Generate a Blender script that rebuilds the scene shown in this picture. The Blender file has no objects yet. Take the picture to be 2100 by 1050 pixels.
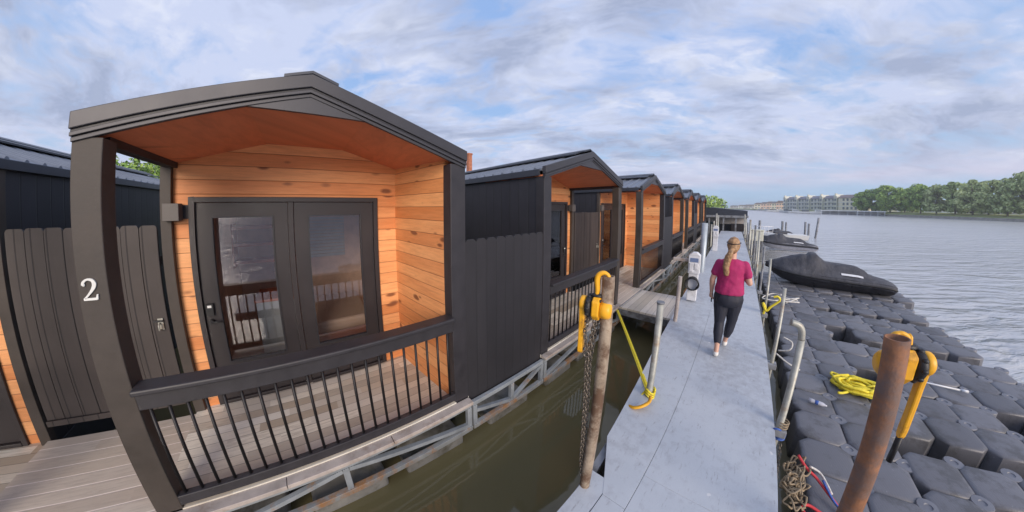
import bpy, bmesh, math, random
from mathutils import Vector, Matrix, noise
R = math.radians
random.seed(7)
sc = bpy.context.scene
C = bpy.context.collection
# ------------------------------------------------------------------ camera
cam = bpy.data.cameras.new('camera'); co = bpy.data.objects.new('camera', cam); C.objects.link(co); sc.camera = co
co.location = (0, 0, 2.1)
co.rotation_euler = (math.pi/2 - 0.0327, 0, 0.8567)
cam.type = 'PANO'; cam.panorama_type = 'FISHEYE_LENS_POLYNOMIAL'
cam.sensor_width = 36; cam.sensor_fit = 'AUTO'; cam.fisheye_fov = R(320)
cam.fisheye_polynomial_k0 = 0
cam.fisheye_polynomial_k1 = -0.117372861
cam.fisheye_polynomial_k2 = 0.00107043155
cam.fisheye_polynomial_k3 = 0.000108428527
cam.fisheye_polynomial_k4 = -0.00000289043902
cam.shift_x = 34.94/2100; cam.shift_y = -84.6/1050
cam.clip_end = 3000; cam.clip_start = 0.02
# ------------------------------------------------------------------ world
SUN_EL, SUN_AZ = 20, 116      # azimuth clockwise from +Y
w = bpy.data.worlds.new('World'); sc.world = w; w.use_nodes = True
class NT:
    def __init__(s, nt): s.nt = nt
    def n(s, t, **k):
        o = s.nt.nodes.new('ShaderNode'+t)
        for a, v in k.items():
            if a.startswith('i_'): o.inputs[a[2:].replace('_', ' ')].default_value = v
            else: setattr(o, a, v)
        return o
    def l(s, a, b): s.nt.links.new(a, b)
    def val(s, sock, v):
        if hasattr(v, 'links'): s.l(v, sock)
        else: sock.default_value = v
    def m(s, op, a, b=0.0, c=0.0, clamp=False):
        o = s.n('Math', operation=op, use_clamp=clamp)
        for i, v in enumerate((a, b, c)): s.val(o.inputs[i], v)
        return o.outputs[0]
    def vm(s, op, a, b=(0, 0, 0)):
        o = s.n('VectorMath', operation=op); s.val(o.inputs[0], a)
        if op == 'SCALE': s.val(o.inputs[3], b)
        else: s.val(o.inputs[1], b)
        return o.outputs[0]
    def mix(s, f, a, b, bt='MIX'):
        o = s.n('Mix', data_type='RGBA', blend_type=bt)
        s.val(o.inputs[0], f); s.val(o.inputs[6], a); s.val(o.inputs[7], b)
        return o.outputs[2]
    def ramp(s, f, *st):
        o = s.n('ValToRGB'); e = o.color_ramp.elements
        while len(e) < len(st): e.new(0.5)
        for i, (p, c) in enumerate(st):
            e[i].position = p; e[i].color = (c, c, c, 1) if isinstance(c, (int, float)) else (*c, 1)
        s.val(o.inputs[0], f); return o.outputs[0]
    def noise(s, v, sc, det=3, rough=0.55, dist=0.0, out=0):
        o = s.n('TexNoise'); s.val(o.inputs['Vector'], v); s.val(o.inputs['Scale'], sc)
        o.inputs['Detail'].default_value = det; o.inputs['Roughness'].default_value = rough; o.inputs['Distortion'].default_value = dist
        return o.outputs[out]
    def sep(s, v):
        o = s.n('SeparateXYZ'); s.l(v, o.inputs[0]); return o.outputs
    def comb(s, x, y, z=0.0):
        o = s.n('CombineXYZ')
        for i, v in enumerate((x, y, z)): s.val(o.inputs[i], v)
        return o.outputs[0]
def srgb(r, g, b):
    f = lambda c: (c/255/12.92) if c/255 <= .04045 else ((c/255+.055)/1.055)**2.4
    return (f(r), f(g), f(b))
t = NT(w.node_tree); bg = w.node_tree.nodes['Background']
sky = t.n('TexSky', sky_type='NISHITA', sun_disc=False, sun_elevation=R(SUN_EL), sun_rotation=R(SUN_AZ))
tc = t.n('TexCoord').outputs['Generated']
x, y, z = t.sep(tc)
zz = t.m('MAXIMUM', z, 0.0)
den = t.m('ADD', zz, 0.16)
uv = t.comb(t.m('DIVIDE', x, den), t.m('DIVIDE', y, den))
# streaky cloud sheet: rotate the plane so that streaks fan out of the vanishing point over the water
rot = t.n('VectorRotate', rotation_type='Z_AXIS'); t.l(uv, rot.inputs['Vector']); rot.inputs['Angle'].default_value = R(-35)
st = t.vm('MULTIPLY', rot.outputs[0], (0.78, 1.18, 1.0))
warp = t.vm('SCALE', t.vm('SUBTRACT', t.noise(st, 1.1, 3, out=1), (0.5, 0.5, 0.5)), 0.62)
p = t.vm('ADD', st, warp)
big = t.noise(p, 1.15, 6, 0.58)
fine = t.noise(t.vm('ADD', p, (7.3, 2.1, 0)), 2.6, 7, 0.6)
puff = t.noise(t.vm('ADD', p, (1.3, 5.1, 0)), 5.5, 6, 0.6)
cov = t.m('ADD', t.m('MULTIPLY', big, 0.46), t.m('ADD', t.m('MULTIPLY', fine, 0.32), t.m('MULTIPLY', puff, 0.22)))
cmask = t.ramp(cov, (0.40, 0.0), (0.50, 1.0))
grey = t.noise(t.vm('ADD', t.vm('MULTIPLY', p, (0.8, 1.0, 1)), (3.1, 9.4, 0)), 1.5, 6, 0.62)
gmask = t.ramp(t.m('ADD', t.m('MULTIPLY', grey, 0.6), t.m('ADD', t.m('MULTIPLY', fine, 0.2), t.m('MULTIPLY', puff, 0.2))), (0.46, 0.0), (0.585, 1.0))
S = 8.25
c10 = lambda r, g, b: tuple(v*S for v in srgb(r, g, b))
blue = t.mix(t.ramp(zz, (0.0, 0.0), (0.5, 1.0)), (*c10(176, 208, 240), 1), (*c10(160, 195, 250), 1))
blue = t.mix(0.18, blue, sky.outputs[0])
white = t.mix(t.ramp(zz, (0.02, 0.0), (0.3, 1.0)), (*c10(212, 215, 236), 1), (*c10(210, 219, 246), 1))
white = t.mix(t.ramp(t.m('ADD', t.m('MULTIPLY', fine, 0.6), t.m('MULTIPLY', puff, 0.4)), (0.50, 0.0), (0.62, 1.0)), white, (*c10(236, 240, 255), 1))
gry = (*c10(163, 174, 203), 1)
cl = t.mix(t.m('MULTIPLY', gmask, 0.9), white, gry)
col = t.mix(t.m('MULTIPLY', cmask, 0.92), blue, cl)
# band over the horizon: pale pink above a clear light blue strip
band = t.ramp(t.m('ADD', z, t.m('MULTIPLY', t.m('SUBTRACT', t.noise(t.vm('MULTIPLY', tc, (2.5, 2.5, 9)), 2.0, 4), 0.5), 0.06)),
              (0.0, srgb(168, 203, 232)), (0.055, srgb(178, 205, 235)), (0.085, srgb(212, 211, 233)), (0.13, srgb(205, 212, 238)))
bandm = t.ramp(z, (0.05, 1.0), (0.17, 0.0))
col = t.mix(t.m('MULTIPLY', bandm, 0.9), col, t.vm('SCALE', band, S))
below = t.ramp(t.m('ADD', z, 0.5), (0.47, 1.0), (0.5, 0.0))
col = t.mix(below, col, (*c10(120, 130, 150), 1))
t.l(col, bg.inputs['Color']); bg.inputs['Strength'].default_value = 0.1
# ------------------------------------------------------------------ sun (soft, low, behind thin cloud)
sl = bpy.data.lights.new('sun', 'SUN'); so = bpy.data.objects.new('sun', sl); C.objects.link(so)
sl.energy = 2.8; sl.angle = R(32); sl.color = (1.0, 0.86, 0.72)
sd = Vector((math.sin(R(SUN_AZ))*math.cos(R(SUN_EL)), math.cos(R(SUN_AZ))*math.cos(R(SUN_EL)), math.sin(R(SUN_EL))))
so.rotation_euler = sd.to_track_quat('Z', 'Y').to_euler()
sc.render.engine = 'CYCLES'
sc.cycles.max_bounces = 8; sc.cycles.transparent_max_bounces = 12; sc.cycles.use_denoising = True
sc.cycles.sample_clamp_indirect = 4
vs = sc.view_settings; vs.view_transform = 'Standard'; vs.look = 'None'; vs.gamma = 1; vs.exposure = 0.28; vs.use_curve_mapping = False
WATER = -0.72
# ------------------------------------------------------------------ materials
MATS = {}
def newmat(name):
    m = bpy.data.materials.new(name); m.use_nodes = True
    t = NT(m.node_tree); b = m.node_tree.nodes['Principled BSDF']; MATS[name] = m
    return m, t, b
def bump(t, b, h, strength=0.3, dist=0.01):
    o = t.n('Bump'); o.inputs['Strength'].default_value = strength; o.inputs['Distance'].default_value = dist
    t.l(h, o.inputs['Height']); t.l(o.outputs[0], b.inputs['Normal']); return o
def plain(name, col, rough=0.5, metal=0.0, var=0.12, scale=6.0, bstr=0.15, bscale=40.0, dirt=None, spec=0.5, bdist=0.004, dth=(0.5, 0.68)):
    m, t, b = newmat(name)
    oc = t.n('TexCoord').outputs['Object']
    oi = t.n('ObjectInfo').outputs['Random']
    oc = t.vm('ADD', oc, t.comb(t.m('MULTIPLY', oi, 31.0), t.m('MULTIPLY', oi, 17.0), 0.0))
    nz = t.noise(oc, scale, 5, 0.6)
    c = t.mix(t.ramp(nz, (0.3, 0.0), (0.7, 1.0)), (*[v*(1-var) for v in col], 1), (*[min(1, v*(1+var)) for v in col], 1))
    if dirt:
        c = t.mix(t.ramp(t.noise(t.vm('ADD', oc, (5, 3, 1)), scale*0.6, 7, 0.7), (dth[0], 0.0), (dth[1], 1.0)), c, (*dirt, 1))
    t.l(c, b.inputs['Base Color'])
    t.l(t.m('ADD', t.m('MULTIPLY', nz, 0.25), rough-0.12), b.inputs['Roughness'])
    b.inputs['Metallic'].default_value = metal; b.inputs['Specular IOR Level'].default_value = spec
    if bstr: bump(t, b, t.noise(oc, bscale, 4, 0.6), bstr, bdist)
    return m
# dark stained woods and paints
plain('paint_dark', (0.045, 0.043, 0.052), 0.55, var=0.2, scale=5, bstr=0.25, bscale=30)
plain('post_dark', (0.050, 0.040, 0.034), 0.6, var=0.3, scale=3, bstr=0.3, bscale=25)
plain('fascia_metal', (0.055, 0.054, 0.062), 0.45, 0.25, var=0.1, scale=2, bstr=0.05)
plain('trim_dark', (0.022, 0.021, 0.026), 0.5, var=0.15)
plain('rail_dark', (0.031, 0.029, 0.034), 0.5, var=0.2, scale=7, bstr=0.3, bscale=35)
plain('black_metal', (0.012, 0.011, 0.013), 0.45, 0.3, bstr=0.05)
plain('door_paint', (0.028, 0.023, 0.025), 0.45, var=0.1, scale=3, bstr=0.1)
plain('lamp_grey', (0.10, 0.09, 0.085), 0.5)
plain('numeral_white', (0.75, 0.75, 0.72), 0.5)
def siding(name, a, bcol, board=0.15, knots=True, dark=(0.06, 0.02, 0.01), rough=0.55, joint=True):
    m, t, b = newmat(name)
    oc = t.n('TexCoord').outputs['Object']; oi = t.n('ObjectInfo').outputs['Random']
    x, y, z = t.sep(oc)
    u = t.m('ADD', t.m('ADD', x, y), t.m('MULTIPLY', oi, 13.0))
    k = t.m('DIVIDE', z, board); idx = t.m('FLOOR', k); fr = t.m('FRACT', k)
    wn = t.n('TexWhiteNoise', noise_dimensions='2D'); t.l(t.comb(idx, t.m('FLOOR', t.m('MULTIPLY', oi, 40))), wn.inputs['Vector'])
    rv = wn.outputs['Value']
    uo = t.m('ADD', u, t.m('MULTIPLY', rv, 9.7))
    grain = t.noise(t.comb(t.m('MULTIPLY', uo, 2.2), t.m('MULTIPLY', z, 26.0), idx), 1.6, 6, 0.65, 0.6)
    wav = t.noise(t.comb(t.m('MULTIPLY', uo, 0.9), t.m('MULTIPLY', z, 7.0), idx), 1.8, 3, 0.5)
    c = t.mix(t.ramp(t.m('ADD', t.m('MULTIPLY', rv, 0.6), t.m('MULTIPLY', wav, 0.4)), (0.15, 0.0), (0.8, 1.0)), (*a, 1), (*bcol, 1))
    c = t.mix(t.m('MULTIPLY', t.ramp(grain, (0.42, 0.0), (0.75, 1.0)), 0.38), c, (*[v*0.45 for v in a], 1))
    if knots:
        v = t.n('TexVoronoi', feature='F1', voronoi_dimensions='3D'); t.l(t.comb(t.m('MULTIPLY', uo, 2.6), t.m('MULTIPLY', k, 0.95), t.m('MULTIPLY', idx, 3.7)), v.inputs['Vector'])
        v.inputs['Scale'].default_value = 1.0; v.inputs['Randomness'].default_value = 1.0
        kd = t.m('ADD', t.m('SUBTRACT', v.outputs['Distance'], t.m('MULTIPLY', t.m('POWER', t.sep(v.outputs['Color'])[0], 2.5), 0.20)), t.m('MULTIPLY', grain, 0.16))
        c = t.mix(t.m('MULTIPLY', t.ramp(kd, (0.10, 1.0), (0.21, 0.0)), 0.85), c, (*dark, 1))
    ed = t.m('MINIMUM', fr, t.m('SUBTRACT', 1.0, fr))
    edge = t.ramp(ed, (0.012, 1.0), (0.045, 0.0))
    h = t.m('SUBTRACT', t.m('MULTIPLY', grain, 0.15), edge)
    c = t.mix(t.m('MULTIPLY', t.ramp(ed, (0.008, 1.0), (0.03, 0.0)), 0.75), c, (*dark, 1))
    t.l(c, b.inputs['Base Color']); b.inputs['Roughness'].default_value = rough
    bump(t, b, h, 0.6, 0.006)
    return m
siding('cedar_siding', (0.66, 0.235, 0.075), (0.90, 0.44, 0.185), dark=(0.16, 0.05, 0.02))
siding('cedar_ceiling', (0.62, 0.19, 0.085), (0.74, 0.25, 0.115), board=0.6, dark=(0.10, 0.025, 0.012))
def vboards(name, a, bcol, board=0.14, axis='x+y', edgecol=(0.01, 0.01, 0.012), rough=0.6, bs=0.5):
    m, t, b = newmat(name)
    oc = t.n('TexCoord').outputs['Object']; oi = t.n('ObjectInfo').outputs['Random']
    x, y, z = t.sep(oc)
    u = {'x+y': t.m('ADD', x, y), 'x': x, 'y': y}[axis]
    k = t.m('DIVIDE', u, board); idx = t.m('FLOOR', k); fr = t.m('FRACT', k)
    wn = t.n('TexWhiteNoise', noise_dimensions='2D'); t.l(t.comb(idx, t.m('MULTIPLY', oi, 40)), wn.inputs['Vector'])
    rv = wn.outputs['Value']
    g = t.noise(t.comb(t.m('MULTIPLY', u, 30.0), t.m('MULTIPLY', t.m('ADD', z, t.m('MULTIPLY', rv, 5)), 2.0), idx), 1.5, 5, 0.6, 0.4)
    st = t.noise(t.vm('ADD', oc, t.comb(oi, rv)), 2.3, 5, 0.6)
    c = t.mix(t.m('ADD', t.m('MULTIPLY', rv, 0.5), t.m('MULTIPLY', g, 0.5)), (*a, 1), (*bcol, 1))
    c = t.mix(t.m('MULTIPLY', t.ramp(st, (0.4, 0.0), (0.7, 1.0)), 0.4), c, (*[v*0.6 for v in a], 1))
    ed = t.m('MINIMUM', fr, t.m('SUBTRACT', 1.0, fr)); e = t.ramp(ed, (0.015, 1.0), (0.05, 0.0))
    c = t.mix(t.m('MULTIPLY', e, 0.85), c, (*edgecol, 1))
    t.l(c, b.inputs['Base Color']); b.inputs['Roughness'].default_value = rough
    bump(t, b, t.m('SUBTRACT', t.m('MULTIPLY', g, 0.3), e), bs, 0.006)
    return m
vboards('fence_dark', (0.036, 0.029, 0.028), (0.066, 0.053, 0.049))
vboards('siding_black', (0.022, 0.022, 0.030), (0.033, 0.033, 0.042), board=0.2)
vboards('panel_boards', (0.021, 0.020, 0.024), (0.032, 0.030, 0.035), board=0.1457, axis='y', edgecol=(0.016, 0.016, 0.019), bs=0.25)
plain('panel_dark', (0.036, 0.035, 0.042), 0.55, var=0.35, scale=3.5, bstr=0.3, bscale=18, dirt=(0.045, 0.045, 0.055))
def planks(name, cols, board=0.14, length=1.1, along='y', gap=(0.03, 0.028, 0.03), rough=0.55, gapw=0.03, light_gap=False):
    """floor boards running along one axis, each board its own tone"""
    m, t, b = newmat(name)
    oc = t.n('TexCoord').outputs['Object']; oi = t.n('ObjectInfo').outputs['Random']
    x, y, z = t.sep(oc)
    u, v = (x, y) if along == 'y' else (y, x)
    k = t.m('DIVIDE', u, board); i = t.m('FLOOR', k); fr = t.m('FRACT', k)
    vv = t.m('ADD', t.m('DIVIDE', v, length), t.m('MULTIPLY', t.m('FRACT', t.m('MULTIPLY', i, 0.37)), 1.0)); j = t.m('FLOOR', vv)
    wn = t.n('TexWhiteNoise', noise_dimensions='3D'); t.l(t.comb(i, j, t.m('MULTIPLY', oi, 20)), wn.inputs['Vector'])
    rv = wn.outputs['Value']
    g = t.noise(t.comb(t.m('MULTIPLY', u, 34.0), t.m('MULTIPLY', t.m('ADD', v, t.m('MULTIPLY', rv, 8)), 3.0), rv), 1.4, 6, 0.65, 0.5)
    n = len(cols)
    c = t.ramp(t.m('ADD', t.m('MULTIPLY', rv, 0.75), t.m('MULTIPLY', g, 0.25)), *[(0.08+0.84*q/(n-1), cols[q]) for q in range(n)])
    c = t.mix(t.m('MULTIPLY', t.ramp(g, (0.45, 0.0), (0.7, 1.0)), 0.35), c, (*[q*0.5 for q in cols[0]], 1))
    ed = t.m('MINIMUM', fr, t.m('SUBTRACT', 1.0, fr)); e = t.ramp(ed, (gapw*0.4, 1.0), (gapw, 0.0))
    c = t.mix(t.m('MULTIPLY', e, 0.8), c, (*gap, 1))
    t.l(c, b.inputs['Base Color']); b.inputs['Roughness'].default_value = rough
    bump(t, b, t.m('SUBTRACT', t.m('MULTIPLY', g, 0.2), e), 0.4, 0.004)
    return m
planks('porch_planks', [(0.33, 0.27, 0.20), (0.64, 0.58, 0.49), (0.80, 0.77, 0.68), (0.48, 0.43, 0.36), (0.86, 0.85, 0.79)], board=0.12, length=0.8)
planks('entry_boards', [(0.48, 0.41, 0.34), (0.60, 0.53, 0.45), (0.54, 0.48, 0.42)], board=0.145, length=4.0, gap=(0.85, 0.76, 0.70), gapw=0.055)
planks('ramp_boards', [(0.52, 0.47, 0.39), (0.66, 0.60, 0.52), (0.74, 0.69, 0.61)], board=0.14, length=3.0, along='y', gap=(0.07, 0.06, 0.05))
plain('edge_board', (0.42, 0.37, 0.34), 0.6, var=0.2, scale=5, dirt=(0.22, 0.15, 0.11))
# metal roof, truss, dock
plain('roof_metal', (0.20, 0.22, 0.26), 0.38, 0.55, var=0.15, scale=2, bstr=0.05)
plain('ridge_metal', (0.055, 0.06, 0.075), 0.4, 0.4, bstr=0.05)
plain('truss_galv', (0.34, 0.37, 0.40), 0.5, 0.25, var=0.2, scale=6, dirt=(0.42, 0.24, 0.12), dth=(0.60, 0.72))
plain('pontoon_grey', (0.26, 0.25, 0.23), 0.7, var=0.25, scale=5, dirt=(0.10, 0.09, 0.06))
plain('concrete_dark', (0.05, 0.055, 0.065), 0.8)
def dockmat():
    m, t, b = newmat('dock_paint')
    oc = t.n('TexCoord').outputs['Object']
    n1 = t.noise(oc, 1.3, 6, 0.6); n2 = t.noise(oc, 9.0, 6, 0.7); n3 = t.noise(t.vm('ADD', oc, (3, 8, 1)), 0.55, 3)
    c = t.mix(t.ramp(n1, (0.3, 0.0), (0.7, 1.0)), (0.46, 0.50, 0.55, 1), (0.54, 0.575, 0.62, 1))
    c = t.mix(t.m('MULTIPLY', t.ramp(t.m('ADD', t.m('MULTIPLY', n2, 0.55), t.m('MULTIPLY', n3, 0.45)), (0.46, 0.0), (0.60, 1.0)), 0.65), c, (0.33, 0.345, 0.38, 1))
    v = t.n('TexVoronoi', feature='F1'); t.l(t.vm('ADD', oc, t.vm('SCALE', t.noise(oc, 14.0, 2, out=1), 0.08)), v.inputs['Vector']); v.inputs['Scale'].default_value = 3.0
    wn = t.ramp(v.outputs['Color'], (0.52, 0.0), (0.6, 1.0))
    sp = t.m('MULTIPLY', t.ramp(v.outputs['Distance'], (0.045, 1.0), (0.065, 0.0)), wn)
    c = t.mix(t.m('MULTIPLY', sp, 0.7), c, (0.72, 0.72, 0.72, 1))
    sc2 = t.noise(t.vm('MULTIPLY', oc, (16, 3, 1)), 2.0, 6, 0.75)
    c = t.mix(t.m('MULTIPLY', t.ramp(sc2, (0.58, 0.0), (0.68, 1.0)), 0.7), c, (0.24, 0.24, 0.26, 1))
    t.l(c, b.inputs['Base Color']); t.l(t.m('ADD', 0.38, t.m('MULTIPLY', n2, 0.3)), b.inputs['Roughness'])
    lp = t.noise(t.vm('MULTIPLY', oc, (2.2, 0.35, 1)), 2.0, 5, 0.7)
    bump(t, b, t.m('ADD', t.noise(oc, 60, 3), t.m('MULTIPLY', lp, 1.5)), 0.25, 0.004)
dockmat()
plain('dock_side', (0.22, 0.23, 0.25), 0.6, var=0.3, scale=5, dirt=(0.07, 0.06, 0.05))
def floatmat():
    m, t, b = newmat('float_plastic')
    oc = t.n('TexCoord').outputs['Object']; oi = t.n('ObjectInfo').outputs['Random']
    o2 = t.vm('ADD', oc, t.comb(t.m('MULTIPLY', oi, 37.0), t.m('MULTIPLY', oi, 11.0), oi))
    n1 = t.noise(o2, 5.0, 5, 0.6)
    base = t.mix(oi, (0.105, 0.107, 0.122, 1), (0.180, 0.182, 0.202, 1))
    c = t.mix(t.m('MULTIPLY', t.ramp(n1, (0.35, 0.0), (0.7, 1.0)), 0.45), base, (0.135, 0.132, 0.145, 1))
    sp = t.ramp(t.noise(o2, 46.0, 2), (0.70, 0.0), (0.76, 1.0))
    c = t.mix(t.m('MULTIPLY', sp, 0.35), c, (0.42, 0.42, 0.42, 1))
    st_ = t.ramp(t.noise(t.vm('ADD', oc, t.comb(t.m('MULTIPLY', oi, 91.0), oi, 3.0)), 2.6, 7, 0.75), (0.50, 0.0), (0.60, 1.0))
    c = t.mix(t.m('MULTIPLY', st_, 0.6), c, (0.060, 0.058, 0.055, 1))
    z = t.sep(oc)[2]
    c = t.mix(t.ramp(t.m('ADD', z, t.m('MULTIPLY', n1, 0.05)), (0.0, 1.0), (0.14, 0.0)), c, (0.035, 0.04, 0.03, 1))
    t.l(c, b.inputs['Base Color']); b.inputs['Roughness'].default_value = 0.48
    x, y, _ = t.sep(oc)
    rib = t.m('SINE', t.m('MULTIPLY', t.m('ADD', x, t.m('MULTIPLY', y, 0.25)), 260.0))
    bump(t, b, t.m('ADD', t.m('MULTIPLY', rib, 0.12), t.m('MULTIPLY', t.noise(o2, 50, 3), 0.5)), 0.22, 0.006)
floatmat()
plain('pin_plastic', (0.17, 0.175, 0.20), 0.5)
plain('galv_pipe', (0.40, 0.40, 0.36), 0.5, 0.35, var=0.25, scale=9, dirt=(0.30, 0.22, 0.15), dth=(0.55, 0.7))
plain('aged_pipe', (0.34, 0.27, 0.20), 0.65, 0.1, var=0.3, scale=12, dirt=(0.13, 0.075, 0.045), dth=(0.45, 0.6), bstr=0.5)
plain('rust_pipe', (0.26, 0.115, 0.055), 0.75, 0.0, var=0.45, scale=9, dirt=(0.16, 0.11, 0.095), dth=(0.42, 0.62), bstr=0.7, bscale=55)
plain('truss_rusty', (0.33, 0.34, 0.34), 0.55, 0.2, var=0.2, scale=6, dirt=(0.42, 0.22, 0.10), dth=(0.48, 0.62))
plain('blue_pipe', (0.42, 0.47, 0.52), 0.45, 0.3, var=0.1)
plain('hoist_yellow', (0.86, 0.43, 0.02), 0.42, var=0.08, scale=14, bstr=0.2, dirt=(0.40, 0.19, 0.03), dth=(0.54, 0.68))
plain('rope_yellow', (0.80, 0.66, 0.04), 0.6, var=0.2, scale=60, bstr=0.5, bscale=120)
plain('black_rubber', (0.015, 0.015, 0.017), 0.5)
plain('chain_steel', (0.20, 0.17, 0.14), 0.45, 0.7, var=0.3, scale=30)
plain('rope_red', (0.62, 0.05, 0.06), 0.7, scale=60, bstr=0.5, bscale=120)
plain('rope_blue', (0.06, 0.13, 0.42), 0.7, var=0.5, scale=90, bstr=0.5, bscale=120)
plain('rope_tan', (0.30, 0.23, 0.15), 0.85, var=0.4, scale=40, bstr=0.6, bscale=100)
plain('rope_white', (0.62, 0.60, 0.56), 0.8, var=0.3, scale=40, bstr=0.6, bscale=100)
plain('white_plastic', (0.72, 0.73, 0.76), 0.4, var=0.06, dirt=(0.5, 0.5, 0.5))
plain('label_blue', (0.16, 0.22, 0.38), 0.5)
plain('cover_fabric', (0.060, 0.062, 0.075), 0.75, var=0.3, scale=4, bstr=0.9, bscale=7, bdist=0.035, dirt=(0.11, 0.11, 0.12), dth=(0.5, 0.75))
plain('ski_hull', (0.035, 0.036, 0.045), 0.3, var=0.1)
plain('ski_hull_white', (0.5, 0.5, 0.55), 0.3)
plain('skin', (0.62, 0.36, 0.26), 0.5, var=0.06, bstr=0.05)
plain('hair', (0.34, 0.20, 0.10), 0.5, var=0.4, scale=30, bstr=0.6, bscale=60)
plain('tee_magenta', (0.40, 0.022, 0.12), 0.8, var=0.12, scale=9, bstr=0.5, bscale=14, bdist=0.012)
plain('leggings_navy', (0.020, 0.022, 0.036), 0.7, var=0.2, scale=9, bstr=0.3, bscale=16, bdist=0.01)
plain('shoe_white', (0.72, 0.70, 0.66), 0.6)
plain('phone_black', (0.01, 0.01, 0.012), 0.3)
plain('bark', (0.16, 0.13, 0.10), 0.85, var=0.3, scale=3)
plain('grass', (0.30, 0.35, 0.13), 0.9, var=0.3, scale=0.3)
plain('seawall', (0.24, 0.23, 0.20), 0.8, var=0.3, scale=0.8)
plain('interior_wall', (0.80, 0.58, 0.46), 0.7)
plain('cabinet_white', (0.55, 0.58, 0.60), 0.5)
plain('shelf_wood', (0.62, 0.20, 0.11), 0.5)
plain('brick_brown', (0.42, 0.16, 0.09), 0.8, var=0.3, scale=9)
for nm, c in dict(wall_greygreen=(0.62, 0.62, 0.52), wall_cream=(0.80, 0.74, 0.58), wall_peach=(0.85, 0.60, 0.46), wall_white=(0.72, 0.72, 0.70), roof_grey=(0.20, 0.20, 0.24), roof_brown=(0.22, 0.17, 0.16), window_dark=(0.17, 0.20, 0.21), trim_white=(0.75, 0.77, 0.78), shed_wall=(0.48, 0.45, 0.44), teal_tarp=(0.06, 0.11, 0.13), car_paint=(0.5, 0.5, 0.52)).items():
    plain(nm, c, 0.6, var=0.12, scale=0.4, bstr=0)
def leafmat(name, a, bcol):
    m, t, b = newmat(name)
    oc = t.n('TexCoord').outputs['Object']; oi = t.n('ObjectInfo').outputs['Random']
    g = t.n('NewGeometry').outputs['Random Per Island']
    n = t.noise(oc, 0.45, 3)
    f = t.m('ADD', t.m('MULTIPLY', g, 0.45), t.m('ADD', t.m('MULTIPLY', n, 0.6), t.m('MULTIPLY', t.m('SUBTRACT', oi, 0.5), 0.25)))
    t.l(t.ramp(f, (0.25, a), (0.85, bcol)), b.inputs['Base Color']); b.inputs['Roughness'].default_value = 0.6
    b.inputs['Specular IOR Level'].default_value = 0.2
    b.inputs['Subsurface Weight'].default_value = 0.0
leafmat('leaf_green', (0.14, 0.25, 0.06), (0.46, 0.62, 0.15))
leafmat('leaf_pale', (0.27, 0.36, 0.14), (0.66, 0.72, 0.34))
leafmat('leaf_dark', (0.20, 0.28, 0.11), (0.46, 0.56, 0.22))
def glassmat():
    m, t, b = newmat('window_glass')
    out = m.node_tree.nodes['Material Output']
    tr = t.n('BsdfTransparent'); tr.inputs['Color'].default_value = (0.95, 0.95, 0.95, 1)
    gl = t.n('BsdfGlossy'); gl.inputs['Roughness'].default_value = 0.02; gl.inputs['Color'].default_value = (0.9, 0.9, 0.95, 1)
    f = t.n('Fresnel'); f.inputs['IOR'].default_value = 1.7
    mx = t.n('MixShader'); t.l(f.outputs[0], mx.inputs[0]); t.l(tr.outputs[0], mx.inputs[1]); t.l(gl.outputs[0], mx.inputs[2])
    t.l(mx.outputs[0], out.inputs['Surface'])
glassmat()
def watermat():
    m, t, b = newmat('water')
    geo = t.n('NewGeometry').outputs['Position']
    x, y, z = t.sep(geo)
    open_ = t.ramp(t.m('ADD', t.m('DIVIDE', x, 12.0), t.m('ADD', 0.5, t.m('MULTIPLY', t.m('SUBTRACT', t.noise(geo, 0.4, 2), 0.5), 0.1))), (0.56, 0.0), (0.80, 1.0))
    rp = t.n('VectorRotate', rotation_type='Z_AXIS'); t.l(geo, rp.inputs['Vector']); rp.inputs['Angle'].default_value = R(-22)
    q = t.vm('MULTIPLY', rp.outputs[0], (0.30, 1.2, 1))
    q = t.vm('ADD', q, t.vm('SCALE', t.noise(geo, 0.5, 2, out=1), 0.5))
    w1 = t.noise(q, 1.1, 2, 0.5, 0.4); w2 = t.noise(t.vm('MULTIPLY', q, (1.3, 1.0, 1)), 3.2, 3, 0.55, 0.3); w3 = t.noise(geo, 3.0, 2)
    patch = t.ramp(t.noise(t.vm('MULTIPLY', rp.outputs[0], (0.03, 0.09, 1)), 1.0, 3), (0.35, 0.45), (0.65, 1.0))
    big = t.m('MULTIPLY', t.m('ADD', w1, t.m('MULTIPLY', w2, 0.42)), t.m('MULTIPLY', t.m('MAXIMUM', open_, 0.012), patch))
    h = t.m('ADD', big, t.m('MULTIPLY', w3, 0.004))
    bp = bump(t, b, h, 1.0, 0.25)
    c = t.mix(open_, (0.155, 0.132, 0.064, 1), (0.50, 0.505, 0.515, 1))  # open water paled: bright sky reflection is put into the base colour
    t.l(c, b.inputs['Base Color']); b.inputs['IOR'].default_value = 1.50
    t.l(t.m('ADD', 0.03, t.m('MULTIPLY', open_, t.m('ADD', 0.06, t.m('MULTIPLY', t.ramp(t.m('DIVIDE', t.m('ADD', y, x), 120.0), (0.05, 0.0), (0.6, 1.0)), 0.16)))), b.inputs['Roughness'])
watermat()
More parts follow.
